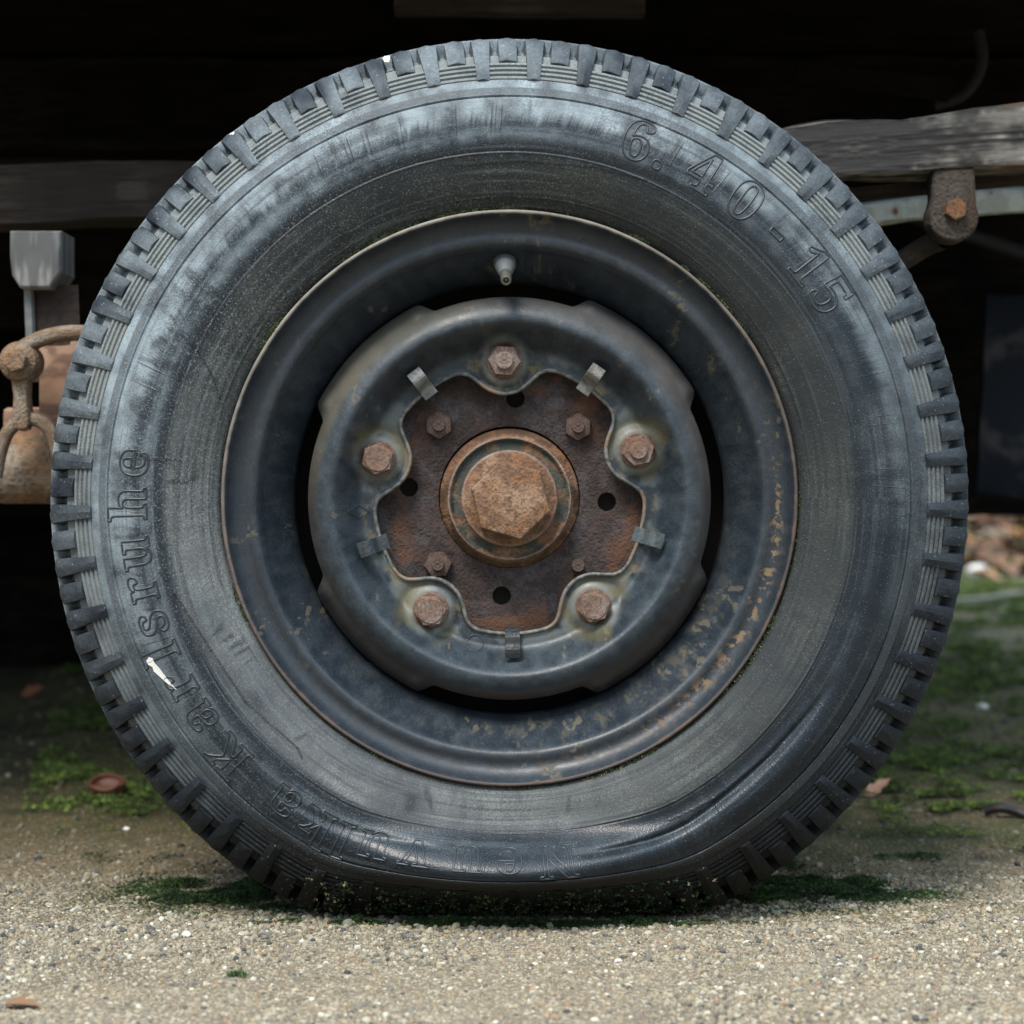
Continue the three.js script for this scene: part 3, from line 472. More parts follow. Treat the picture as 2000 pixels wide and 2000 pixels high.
{ // white chips of old paint stuck to the rubber
  const chip = (name, loop, deg, r0) => {
    const pl = sidewallPlace(deg, r0), top = loop.map((p) => { const q = pl(p[0], p[1]); return q.p.clone().addScaledVector(q.n, 0.0007); }), bot = loop.map((p) => { const q = pl(p[0], p[1]); return q.p.clone().addScaledVector(q.n, -0.0006); });
    const c = top.reduce((a, b) => a.add(b), V(0, 0, 0)).multiplyScalar(1 / top.length), pos = [c.x, c.y, c.z], idx = [], N = loop.length; for (const t of [...top, ...bot]) pos.push(t.x, t.y, t.z);
    for (let i = 0; i < N; i++) { const a = 1 + i, b = 1 + (i + 1) % N; idx.push(0, a, b, a, a + N, b, b, a + N, b + N); }
    const g = new THREE.BufferGeometry(); g.setAttribute('position', new THREE.Float32BufferAttribute(pos, 3)); g.setIndex(idx); const q = g.toNonIndexed(); q.computeVertexNormals();
    const m = part(name, q, plain(0.66, 0.66, 0.62), tyre, 'white chip of old paint on the rubber'); m.material.side = THREE.DoubleSide;
  };
  chip('paint_chip', [[0.015, 0.003], [0.0135, 0.006], [0.010, 0.0058], [0.0085, 0.0035], [0.004, 0.0042], [-0.008, -0.0005], [-0.0165, -0.0045], [-0.007, -0.0025], [0.004, -0.0005], [0.009, 0.001], [0.013, 0.001]], 206.7, 0.2855);
  chip('paint_chip_001', [[0.0025, 0.002], [-0.001, 0.0028], [-0.003, 0.001], [-0.002, -0.0035], [0.001, -0.0045], [0.0025, -0.001]], 105.6, 0.3415);
  chip('paint_chip_002', [[0.003, 0.001], [0, 0.002], [-0.003, 0.001], [-0.0025, -0.001], [0.002, -0.0012]], 127.4, 0.3425);
}
// steel rim
let rim;
{
  const pts = [[0.2090, 0.0540], [0.2126, 0.0640], [0.2136, 0.0690], [0.2131, 0.0710], [0.2117, 0.0713], [0.2104, 0.0695], [0.2080, 0.0640], [0.2035, 0.0592], [0.1985, 0.0574], [0.1935, 0.0580], [0.1900, 0.0572], [0.1872, 0.0535], [0.1845, 0.0470], [0.1800, 0.0380], [0.1748, 0.0285], [0.1695, 0.0190], [0.1660, 0.0110], [0.1652, 0.0060], [0.1656, 0.0010], [0.1800, -0.0300], [0.1900, -0.0900], [0.2100, -0.1050]];
  const P = spline(pts, 150), NT = 360;
  const g = grid(NT, 150, (i, j) => { const th = -i / NT * LET, [r, z] = P[j]; const w = 0.0004 * (fbm(Math.cos(th) * 9 + 20, Math.sin(th) * 9 + j * 0.1, 3) - 0.5); return [(r + w) * Math.cos(th), (r + w) * Math.sin(th), z, r * Math.cos(th) / RSPAN + 0.5, r * Math.sin(th) / RSPAN + 0.5]; }, true);
  rim = part('rim', g, rimPaint, wheel); rim.position.y = HUB;
  // tyre valve: rubber stem with a bare brass end
  const d = V(0.03, -0.50, 0.86).normalize(), q = new THREE.Quaternion().setFromUnitVectors(V(0, 0, 1), d), o = V(-0.0036, 0.1795, 0.036);
  const put = (g2) => { g2.applyQuaternion(q); g2.translate(o.x, o.y, o.z); return g2; };
  const stem = part('valve_stem', put(lathe([[0, -0.012], [0.0086, -0.012], [0.0088, 0], [0.0084, 0.006], [0.0070, 0.014], [0.0050, 0.022], [0.0044, 0.0245], [0, 0.0245]], 32)), plain(0.11, 0.125, 0.13, 0.5), rim);
  part('valve_tip', put(lathe([[0.0018, 0.031], [0.0020, 0.0362], [0.0034, 0.0366], [0.0040, 0.036], [0.0040, 0.032], [0.0043, 0.031], [0.0043, 0.0248], [0, 0.0240]], 24)), new THREE.MeshStandardMaterial({ color: 0x6d6f68, roughness: 0.4, metalness: 0.6 }), rim);
  part('valve_pin', put(lathe([[0, 0.0352], [0.0009, 0.0350], [0.0010, 0.033], [0, 0.032]], 12)), plain(0.2, 0.2, 0.18, 0.4), rim);
}
// pressed wheel disc with scalloped hole, four windows to the rim
let disc;
const winAng = [91.7, 180.0, 3.8, 269.6], winHalf = [22, 24.5, 24.5, 23.5];
function holeR(th) { // radius of the scalloped opening at an angle: disc of 0.1012 minus round lobes about the nuts
  const f = (r) => { const x = r * Math.cos(th), y = r * Math.sin(th); let d = r - 0.1030; for (const p of nutPos) { const e = 0.0248 - Math.hypot(x - p[0], y - p[1]), k = 0.018, h = Math.max(k - Math.abs(d - e), 0) / k; d = Math.max(d, e) + h * h * k * 0.25; } return d; };
  let lo = 0.05, hi = 0.11; for (let i = 0; i < 32; i++) { const m = (lo + hi) / 2; f(m) < 0 ? lo = m : hi = m; } return lo;
}
function outerR(th) {
  const a = ((th * 180 / Math.PI) % 360 + 360) % 360; let w = 0, ear = 0;
  for (let i = 0; i < 4; i++) { const d = angd(a, winAng[i]); w = Math.max(w, sstep(winHalf[i] + 2.2, winHalf[i] - 2.6, d)); ear = Math.max(ear, gauss(d - winHalf[i] - 3.2, 2.0)); }
  return { r: lerp(0.1640, 0.1530 - 0.0006 * (1 - w), w) - 0.0028 * 0, w, ear };
}
function discZ(r) {
  if (r < 0.112) return 0.016; if (r < 0.1350) { const t = (r - 0.112) / 0.023; return lerp(0.016, 0.0445, t * t * (3 - 2 * t)); }
  const d = r - 0.1350; return 0.0445 - 44 * d * d;
}
{
  const NT = 720, q = []; // radial stations: turned-back inner edge, face, crown, outer edge
  for (let j = 0; j <= 5; j++) q.push(['e', j]); for (let j = 1; j <= 70; j++) q.push(['f', j / 70]); q.push(['o', 1], ['o', 2]);
  const ed = [[0.0016, -0.0048], [0.0002, -0.0040], [0, -0.0012], [0.0008, 0.0005], [0.0022, 0.0008], [0.0042, 0.0001]];
  const g = grid(NT, q.length - 1, (i, j) => {
    const th = -i / NT * LET, h = holeR(th), O = outerR(th), [kind, t] = q[j]; let r, z;
    if (kind === 'e') { r = h + ed[t][0]; z = discZ(r) + ed[t][1]; }
    else if (kind === 'f') { const rr = h + 0.0042; r = lerp(rr, O.r, t); z = discZ(r); }
    else { r = O.r - 0.0004 * t; z = discZ(O.r) - 0.0016 * t - (t > 1 ? 0.012 : 0); }
    const x = r * Math.cos(th), y = r * Math.sin(th);
    if (r < 0.13) for (const p of nutPos) { const dd = Math.hypot(x - p[0], y - p[1]); z += 0.0028 * sstep(0.0215, 0.0135, dd) - 0.0012 * gauss(dd - 0.0225, 0.0025) * (r > h + 0.003 ? 1 : 0.2); }
    z += 0.0045 * sstep(0.150, 0.160, r) * (1 - O.w) * (1 + 0.6 * O.ear) - 0.0015 * O.w * sstep(0.146, 0.153, r);
    z += 0.0008 * (fbm(x * 24 + 3, y * 24, 3) - 0.5);
    return [x, y, z, x / DSPAN + 0.5, y / DSPAN + 0.5];
  }, true);
  disc = part('wheel_disc', g, discPaint, wheel); disc.position.y = HUB;
  // rolled edge round the scalloped hole
  const edge = []; for (let i = 0; i < 300; i++) { const th = i / 300 * LET, r = holeR(th) + 0.0006, x = r * Math.cos(th), y = r * Math.sin(th); let dz = 0; for (const p of nutPos) dz += 0.0018 * gauss(Math.hypot(x - p[0], y - p[1]) - 0.022, 0.006); edge.push(V(x, y, 0.0166 + dz)); }
  const eg = new THREE.TubeGeometry(new THREE.CatmullRomCurve3(edge, true), 500, 0.0016, 9, true); part('rolled_edge', planarUV(eg, DSPAN), edgePaint, disc);
  // spring clips that once held the hub cap
  const clipAng = [[127.2, 0xb9bdbc], [55.6, 0xb3b1ae], [344.2, 0x6f7a80], [199.3, 0x4d5860], [271.3, 0x3c444b]];
  clipAng.forEach(([a, c], k) => {
    const prof = spline([[0.0985, 0.0178], [0.1040, 0.0180], [0.1068, 0.0205], [0.1082, 0.0260], [0.1102, 0.0325], [0.1140, 0.0352], [0.1205, 0.0338]], 16), T = 0.0013, W = 0.0058, s = new THREE.Shape();
    prof.forEach((p, i) => i ? s.lineTo(p[0], p[1]) : s.moveTo(p[0], p[1])); for (let i = prof.length - 1; i >= 0; i--) { const b = prof[Math.min(i + 1, prof.length - 1)], d = prof[Math.max(i - 1, 0)], l = Math.hypot(b[0] - d[0], b[1] - d[1]); s.lineTo(prof[i][0] + (b[1] - d[1]) / l * T, prof[i][1] - (b[0] - d[0]) / l * T); }
    const g2 = new THREE.ExtrudeGeometry(s, { depth: W * 2 - 0.0006, bevelEnabled: true, bevelThickness: 0.0003, bevelSize: 0.0003, bevelSegments: 1, curveSegments: 1 });
    g2.translate(0, 0, -W + 0.0003); g2.applyMatrix4(new THREE.Matrix4().makeBasis(V(1, 0, 0), V(0, 0, 1), V(0, -1, 0))); g2.rotateZ(a * Math.PI / 180);
    const m = new THREE.MeshStandardMaterial({ ...clipMaps, bumpScale: 0.0006 }); m.color.set(c); 
    part(k ? `clip_${String(k).padStart(3, '0')}` : 'clip', toCreasedNormals(boxUV(g2, 0.12), 0.5), m, disc);
  });
  // stamped marks: a ring and a small diamond pressed into the face
  const face = (cx, cy) => (x, y) => { const X = cx + x, Y = cy + y, r = Math.hypot(X, Y); return { p: V(X, Y, discZ(r) + 0.0004), n: V(0, 0, 1) }; };
  const circ = (r) => Array.from({ length: 24 }, (_, i) => ({ x: r * Math.cos(i / 24 * LET), y: r * Math.sin(i / 24 * LET) }));
  part('stamped_mark', planarUV(ridge([circ(0.0062)], face(-0.0263, -0.1105), 0.0004), DSPAN), discPaint, disc);
  part('stamped_mark_001', planarUV(ridge([[{ x: -0.008, y: 0 }, { x: 0, y: 0.005 }, { x: 0.008, y: 0 }, { x: 0, y: -0.005 }]], face(-0.1150, -0.010), 0.0004), DSPAN), discPaint, disc);
}
// five wheel nuts
{
  const rnd = rng(4);
  nutPos.forEach((p, k) => {
    const gs = [], z0 = 0.0185, turn = rnd() * 1.05; gs.push(lathe([[0.0138, z0 - 0.004], [0.0138, z0 + 0.001], [0.0130, z0 + 0.0022], [0.0, z0 + 0.0022]], 40));
    const hd = hexHead(0.0126, 0.0095, 0.0014, turn); hd.translate(0, 0, z0 + 0.002); const hx = hd.index ? hd.toNonIndexed() : hd; gs.push(hx);
    if (k === 0 || k === 2) gs.push(lathe([[0.0068, z0 + 0.0115], [0.0068, z0 + 0.0138], [0.0060, z0 + 0.0147], [0, z0 + 0.0148]], 28));
    else gs.push(lathe([[0.0105, z0 + 0.0112], [0.0092, z0 + 0.0124], [0.0080, z0 + 0.0125], [0, z0 + 0.0122]], 28));
    const clean = gs.map((g) => { const q = g.index ? g.toNonIndexed() : g; return q; }); const m = mergeGeometries(clean); boxUV(m, 0.12); const gg = toCreasedNormals(m, 0.5); const uv = gg.attributes.uv; for (let i = 0; i < uv.count; i++) uv.setXY(i, uv.getX(i) + k * 0.31, uv.getY(i) + k * 0.17); gg.translate(p[0], p[1], 0);
    part(k ? `wheel_nut_${String(k).padStart(3, '0')}` : 'wheel_nut', gg, boltRust, wheel).position.y = HUB;
  });
}
// rusty hub: flange plate with holes, studs and nuts, cone, ring and the big hexagon nut
{
  const sh = new THREE.Shape(); sh.absarc(0, 0, 0.118, 0, LET, false);
  const holes = [[-0.0778, 0.0085], [0.0752, -0.0028], [-0.0060, -0.0752], [0.0046, 0.0772]]; for (const h of holes) { const p = new THREE.Path(); p.absarc(h[0], h[1], 0.0071, 0, LET, true); sh.holes.push(p); }
  const c0 = new THREE.Path(); c0.absarc(0, 0.001, 0.0545, 0, LET, true); sh.holes.push(c0);
  const g = new THREE.ExtrudeGeometry(sh, { depth: 0.009, bevelEnabled: true, bevelThickness: 0.0008, bevelSize: 0.0008, bevelOffset: -0.0008, bevelSegments: 2, curveSegments: 48 }); g.translate(0, 0, -0.0075);
  const hub = part('hub_flange', toCreasedNormals(planarUV(g, HSPAN), 0.5), plateRust, wheel); hub.position.y = HUB;
  [[-0.0543, 0.0564, 1], [0.0528, 0.0550, 1], [-0.0550, -0.0508, 1], [0.0528, -0.0516, 0]].forEach(([x, y, nut], k) => {
    const gs = [lathe([[0.0050, 0.0], [0.0050, 0.0125], [0.0044, 0.0134], [0.0018, 0.0136], [0, 0.0128]], 24)];
    if (nut) { const h = hexHead(0.0108, 0.0072, 0.0010, [0.55, 0.5, 0.1][k]); h.translate(0, 0, 0.0022); gs.push(h.index ? h.toNonIndexed() : h); }
    const m = mergeGeometries(gs.map((q) => (q.index ? q.toNonIndexed() : q))); boxUV(m, 0.12); m.translate(x, y, 0); part(k ? `stud_${String(k).padStart(3, '0')}` : 'stud', toCreasedNormals(m, 0.5), studRust, hub);
  });
  const cone = lathe([[0.0542, -0.012], [0.0538, 0.0005], [0.0528, 0.0022], [0.0505, 0.0048], [0.0485, 0.0120], [0.0474, 0.0180], [0.0468, 0.0196], [0.0456, 0.0202], [0.0445, 0.0192], [0.0430, 0.0165], [0.0385, 0.0160], [0.0372, 0.0166], [0.0368, 0.0245], [0.0358, 0.0260], [0.0340, 0.0266], [0.02, 0.0266]], 96);
  part('grease_cap', planarUV(cone, 0.12), capRust, hub);
  const ax = hexHead(0.0312, 0.0230, 0.0030, 103.8 * Math.PI / 180); ax.translate(0.0010, -0.0012, 0.0262); part('axle_nut', toCreasedNormals(boxUV(planarUV(ax, 0.12), 0.12), 0.4), capRust, hub);
  { const q = hub.children[hub.children.length - 1].geometry, uv = q.attributes.uv; for (let i = 0; i < uv.count; i++) uv.setXY(i, uv.getX(i) + 0.5, uv.getY(i) + 0.5); }
  part('brake_drum', lathe([[0, -0.012], [0.122, -0.012], [0.126, -0.018], [0.126, -0.060], [0.176, -0.062], [0.176, -0.085], [0.05, -0.09], [0.05, -0.12], [0, -0.12]], 64), plain(0.02, 0.016, 0.013, 0.8), hub);
  part('axle_stub', lathe([[0.032, -0.1], [0.032, -0.5], [0, -0.5]], 24), plain(0.02, 0.016, 0.013, 0.8), hub);
}
{ // moss in the crack between tyre and rim, and on the lowest tread
  const rnd = rng(77), N = 5600, m = new THREE.InstancedMesh(tuftGeo(9, 7, 0.9, 1), mossMat, N), M = new THREE.Matrix4(), q = new THREE.Quaternion(), q2 = new THREE.Quaternion(), col = new THREE.Color(); let k = 0;
  const put = (p, n, s, c) => { q.setFromUnitVectors(V(0, 1, 0), n); q2.setFromAxisAngle(V(0, 1, 0), rnd() * 6.28); q.multiply(q2); M.compose(p, q, V(s, s, s)); m.setMatrixAt(k, M); m.setColorAt(k++, c); };
  while (k < 2300) { const a = (rnd() < 0.8 ? -8 + 160 * rnd() : 360 * rnd()), den = fbm(a * 0.13, 4.4, 3); if (den < 0.42 + 0.25 * rnd()) continue; const th = a * Math.PI / 180, r = 0.2143 + 0.0020 * rnd(); const l = 0.4 + rnd(); col.setRGB(0.055 * l, 0.085 * l, 0.028 * l); if (rnd() < 0.2) col.setRGB(0.2, 0.19, 0.13); put(V(r * Math.cos(th), r * Math.sin(th), 0.0672 + 0.001 * rnd()), V(Math.cos(th) * 0.25, Math.sin(th) * 0.25, 1).normalize(), (0.0011 + 0.0016 * rnd()) * clamp((den - 0.4) * 5, 0.5, 1.3), col); }
  while (k < N) { const th = (270 + (rnd() + rnd() - 1) * 30) * Math.PI / 180, s = sBand + (0.9 - sBand) * Math.pow(rnd(), 0.7); if (fbm(th * 40, s * 60, 3) < 0.38 + 0.35 * rnd()) continue; const a = surf(s, th, 0.0012).p; const l = 0.25 + 1.1 * rnd() ** 3; col.setRGB(0.03 * l, 0.075 * l, 0.025 * l); if (rnd() < 0.12) col.setRGB(0.25, 0.2, 0.1); put(V(...a), V(rnd() - 0.5, 0.6, 0.9).normalize(), 0.0014 + 0.0020 * rnd() ** 2, col); }
  m.name = 'moss_growth'; m.userData.kind = 'stuff'; m.position.y = HUB; m.castShadow = m.receiveShadow = true; wheel.add(m);
}

// ---------------------------------------------------------------- the wagon overhead and behind
const wagon = thing('wagon', 'dark old timber wagon with weathered beams and rusty shackles above and behind the wheel', 'wagon', [0, 0, 0]);
{
  const num = (n, k) => (k ? `${n}_${String(k).padStart(3, '0')}` : n);
  // floor boards, then body side above (out of frame, they throw the shade)
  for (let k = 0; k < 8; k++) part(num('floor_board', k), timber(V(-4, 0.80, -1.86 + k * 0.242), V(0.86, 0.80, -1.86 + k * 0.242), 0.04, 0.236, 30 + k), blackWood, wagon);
  for (let k = 0; k < 4; k++) part(num('side_board', k), timber(V(-4, 0.93 + k * 0.215, 0.0), V(0.86, 0.93 + k * 0.215, 0.0), 0.21, 0.035, 50 + k), brownWood, wagon);
  // sill above the wheel, then dark boards added to shut light out behind
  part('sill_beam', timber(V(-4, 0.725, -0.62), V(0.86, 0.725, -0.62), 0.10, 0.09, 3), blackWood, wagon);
  part('added_shade_board', timber(V(-4, 0.62, -0.98), V(0.95, 0.62, -0.98), 0.20, 0.03, 7), blackWood, wagon);
  part('added_shade_board_001', timber(V(-4, 0.47, -1.30), V(0.95, 0.47, -1.30), 0.36, 0.03, 8), blackWood, wagon);
  part('added_shade_board_002', timber(V(-4, 0.24, -1.42), V(0.33, 0.24, -1.42), 0.36, 0.03, 9), blackWood, wagon);
  part('rail', timber(at(745, 6, -0.36), at(1215, 2, -0.36), 0.030, 0.03, 14), brownWood, wagon, 'pale grey rail at the top edge above the wheel');
  // left side: beam, block, strap, shackles
  part('beam', timber(at(-900, 392, -0.34), at(900, 359, -0.34), 0.0565, 0.07, 21), brownWood, wagon, 'dark brown timber beam left of the wheel');
  const zl = -0.15;
  { const a = at(20, 437, zl), b = at(118, 545, zl), w = b.x - a.x, h = a.y - b.y, s = new THREE.Shape(); s.moveTo(0, 0); s.lineTo(w, 0); s.lineTo(w, -h * 0.72); s.lineTo(w * 0.78, -h); s.lineTo(w * 0.2, -h); s.lineTo(w * 0.04, -h * 0.78); s.lineTo(0, -h * 0.45); s.closePath();
    const g = new THREE.ExtrudeGeometry(s, { depth: 0.05, bevelEnabled: true, bevelThickness: 0.004, bevelSize: 0.004, bevelOffset: -0.004, bevelSegments: 3 }); g.translate(a.x, a.y, zl - 0.05); part('bump_block', toCreasedNormals(boxUV(g, 0.4), 0.5), greyBlock, wagon, 'pale grey block hanging under the left beam'); }
  part('strap', timber(at(102, 540, zl - 0.02), at(108, 720, zl - 0.02), 0.042, 0.006, 41, 0.0005), darkIron, wagon);
  part('strap_edge', timber(at(56, 548, zl - 0.015), at(60, 660, zl - 0.015), 0.008, 0.010, 42, 0.0003), greyBlock, wagon);
  const L = (x, y, dz = 0) => at(x, y, zl + dz);
  part('shackle_hook', tube([L(230, 640, 0.01), L(190, 634, 0.02), L(145, 629, 0.028), L(100, 634, 0.03), L(60, 648, 0.03), L(34, 668, 0.03), L(27, 690, 0.028)], 0.0068, 40, 12), ironRust, wagon);
  { const c = L(47, 686, 0.012), g = lathe([[0.0, 0.030], [0.0100, 0.030], [0.0150, 0.026], [0.0168, 0.020], [0.0168, 0.0], [0, 0]], 32); g.translate(c.x, c.y, c.z); part('shackle_eye', boxUV(g, 0.12), ironRust, wagon); const b = hexHead(0.0098, 0.008, 0.0015, 0.3); b.translate(c.x, c.y, c.z + 0.030); part('shackle_bolt', boxUV(b, 0.12), ironRust, wagon); }
  { const s = new THREE.Shape(), a = L(32, 705), b = L(72, 810), w = b.x - a.x, h = a.y - b.y, pts = [[0.05, 0.06], [1.0, 0.06], [0.93, -0.45], [1.06, -0.88], [0.9, -1.02], [0.6, -1.06], [0.3, -1.02], [0.16, -0.88], [0.24, -0.45]]; pts.forEach((p, i) => i ? s.lineTo(p[0] * w, p[1] * h) : s.moveTo(p[0] * w, p[1] * h)); s.closePath();
    const g = new THREE.ExtrudeGeometry(s, { depth: 0.012, bevelEnabled: true, bevelThickness: 0.004, bevelSize: 0.004, bevelOffset: -0.004, bevelSegments: 4, steps: 1 }); g.translate(a.x, a.y, zl + 0.018); part('shackle_link', toCreasedNormals(boxUV(g, 0.12), 0.6), ironRust, wagon); }
  part('ring', tube([L(-8, 900, 0.02), L(2, 850, 0.022), L(18, 812, 0.024), L(46, 792, 0.026), L(76, 796, 0.024), L(98, 820, 0.022), L(112, 870, 0.02), L(114, 930, 0.018)], 0.0058, 48, 12), ironRust, wagon);
  part('drawbar_block', timber(L(84, 740, -0.035), L(260, 740, -0.035), 0.092, 0.04, 61, 0.001), rustyWood, wagon, 'rusty brown plate beside the left shackle');
  { const g = new THREE.CylinderGeometry(0.0305, 0.0305, 0.30, 40, 6); g.rotateZ(Math.PI / 2); const c = L(4, 884, -0.03); g.translate(c.x + 0.15, c.y, c.z); part('drawbar_pipe', boxUV(g, 0.25), ironRust, wagon, 'rusty iron pipe end left of the wheel'); }
  part('drawbar_bracket', timber(L(20, 815, -0.045), L(260, 812, -0.045), 0.04, 0.05, 63, 0.001), rustyWood, wagon);
  // right side: weathered beam, leaf, clevis with bolt, rod, white rail
  part('beam_001', timber(at(700, 352, -0.15), at(2500, 225, -0.15), 0.0515, 0.06, 71, 0.008), greyWood, wagon, 'weathered grey timber beam right of the wheel');
  part('spring_leaf', timber(at(900, 433, -0.18), at(2200, 312, -0.18), 0.0125, 0.03, 73, 0.0008), darkIron, wagon);
  part('white_rail', timber(at(1100, 446, -0.34), at(2100, 372, -0.34), 0.024, 0.02, 75, 0.006), whitePaint, wagon, 'white painted rusty rail behind the right clevis');
  { const c = at(1797, 402, -0.13), s = new THREE.Shape(), w = 0.0187; s.moveTo(-w * 0.98, 0.037); s.lineTo(-w * 0.92, 0.012); s.absarc(0, -0.004, w * 1.12, Math.PI * 0.86, Math.PI * 2.14, false); s.lineTo(w * 0.92, 0.037); s.closePath();
    const g = new THREE.ExtrudeGeometry(s, { depth: 0.022, bevelEnabled: true, bevelThickness: 0.004, bevelSize: 0.004, bevelOffset: -0.004, bevelSegments: 4 }); g.translate(c.x, c.y, c.z - 0.02); part('clevis', toCreasedNormals(boxUV(g, 0.16), 0.6), paleIron, wagon, 'dark iron clevis hanging under the right beam');
    const b = hexHead(0.0095, 0.010, 0.0015, 0.4); b.translate(c.x, c.y + 0.001, c.z + 0.005); part('clevis_bolt', boxUV(b, 0.12), new THREE.MeshStandardMaterial({ ...boltMaps, color: 0xffe6b8, bumpScale: 0.0008 }), wagon, 'yellowish rusty bolt head in the clevis'); }
  part('rod', tube([at(1660, 522, -0.20), at(1700, 494, -0.19), at(1745, 466, -0.18), at(1780, 452, -0.16)], 0.0088, 24, 12), paleIron, wagon, 'grey rod running down from the clevis');
  part('splintered_board', timber(at(1500, 132, -0.40), at(1790, 168, -0.40), 0.022, 0.02, 92, 0.006), blackWood, wagon);
  part('hose', tube([at(1845, 60, -0.45), at(1852, 110, -0.45), at(1840, 150, -0.45), at(1812, 182, -0.45), at(1760, 200, -0.45)], 0.006, 30, 8), plain(0.012, 0.011, 0.011, 0.8), wagon);
  part('brake_rod', tube([at(1500, 330, -0.7), at(1932, 480, -0.7), at(2200, 560, -0.7)], 0.008, 24, 8), plain(0.012, 0.012, 0.014, 0.7), wagon);
  part('mud_flap', timber(at(1850, 745, -0.85), at(2300, 770, -0.85), 0.245, 0.012, 81, 0.014), blueSheet, wagon, 'dark blue sheet hanging behind the wheel at right');
}

// ---------------------------------------------------------------- behind: near-black boards added to keep the background dark, fallen leaves
{
  const wall = thing('added_dark_wall', 'added dark backdrop of boards far behind the wagon', 'wall', [0, 0, -5.4]);
  for (let k = 0; k < 36; k++) { const x = -6 + k * 0.302; part(k ? `backdrop_board_${String(k).padStart(3, '0')}` : 'backdrop_board', timber(V(x, -0.2, (k % 2) * 0.012), V(x, 2.5, (k % 2) * 0.012), 0.296, 0.03, 100 + k), blackWood, wall); }
}
function leafGeo(seed, L) { // a small oak-like leaf, curled, with thickness in its curl
  const r = rng(seed), n = 9, pos = [], idx = [];
  const curl = 0.5 + 0.9 * r(), bend = (r() - 0.5) * 1.2;
  for (let i = 0; i <= n; i++) { const t = i / n, w = 0.30 * L * Math.sin(Math.PI * Math.pow(t, 0.8)) * (0.75 + 0.3 * Math.sin(t * 19)) + 0.0008; for (const s of [-1, -0.5, 0, 0.5, 1]) pos.push((t - 0.5) * L, curl * Math.abs(s) * w * 0.55 + bend * L * 0.3 * (t - 0.5) ** 2, s * w); }
  for (let i = 0; i < n; i++) for (let k = 0; k < 4; k++) { const a = i * 5 + k; idx.push(a, a + 5, a + 1, a + 1, a + 5, a + 6); }
  const top = pos.length / 3, pos2 = pos.slice(); for (let i = 0; i < top; i++) pos2.push(pos[i * 3], pos[i * 3 + 1] - 0.0005, pos[i * 3 + 2]); const idx2 = idx.slice(); for (let i = 0; i < idx.length; i += 3) idx2.push(idx[i] + top, idx[i + 2] + top, idx[i + 1] + top);
  const g = new THREE.BufferGeometry(); g.setAttribute('position', new THREE.Float32BufferAttribute(pos2, 3)); g.setIndex(idx2); g.computeVertexNormals(); return g;
}
{
  const rnd = rng(91), N = 2600, m = new THREE.InstancedMesh(leafGeo(3, 0.06), new THREE.MeshStandardMaterial({ roughness: 0.8, side: THREE.DoubleSide }), N), M = new THREE.Matrix4(), q = new THREE.Quaternion(), e = new THREE.Euler(), col = new THREE.Color();
  const tones = [[0.20, 0.115, 0.06], [0.27, 0.20, 0.14], [0.12, 0.06, 0.035], [0.30, 0.24, 0.18], [0.08, 0.05, 0.035], [0.24, 0.13, 0.05]];
  for (let i = 0; i < N; i++) { const x = 0.3 + 2.2 * rnd(), z = -2.7 - 2.3 * Math.pow(rnd(), 0.75); e.set((rnd() - 0.5) * 1.6, rnd() * 6.28, (rnd() - 0.5) * 1.6); q.setFromEuler(e); const s = 0.7 + 0.9 * rnd(); M.compose(V(x, groundY(x, z) + 0.012 + 0.05 * rnd() * gauss(z + 4.3, 0.5), z), q, V(s, s, s)); m.setMatrixAt(i, M); const t = tones[Math.floor(rnd() * 6)], b = 0.7 + 0.6 * rnd(); col.setRGB(t[0] * b, t[1] * b, t[2] * b); m.setColorAt(i, col); }
  m.name = 'leaf_litter'; m.userData = { kind: 'stuff', label: 'brown fallen leaves heaped on the ground far behind at right', category: 'fallen leaves' }; m.castShadow = m.receiveShadow = true; scene.add(m);
}
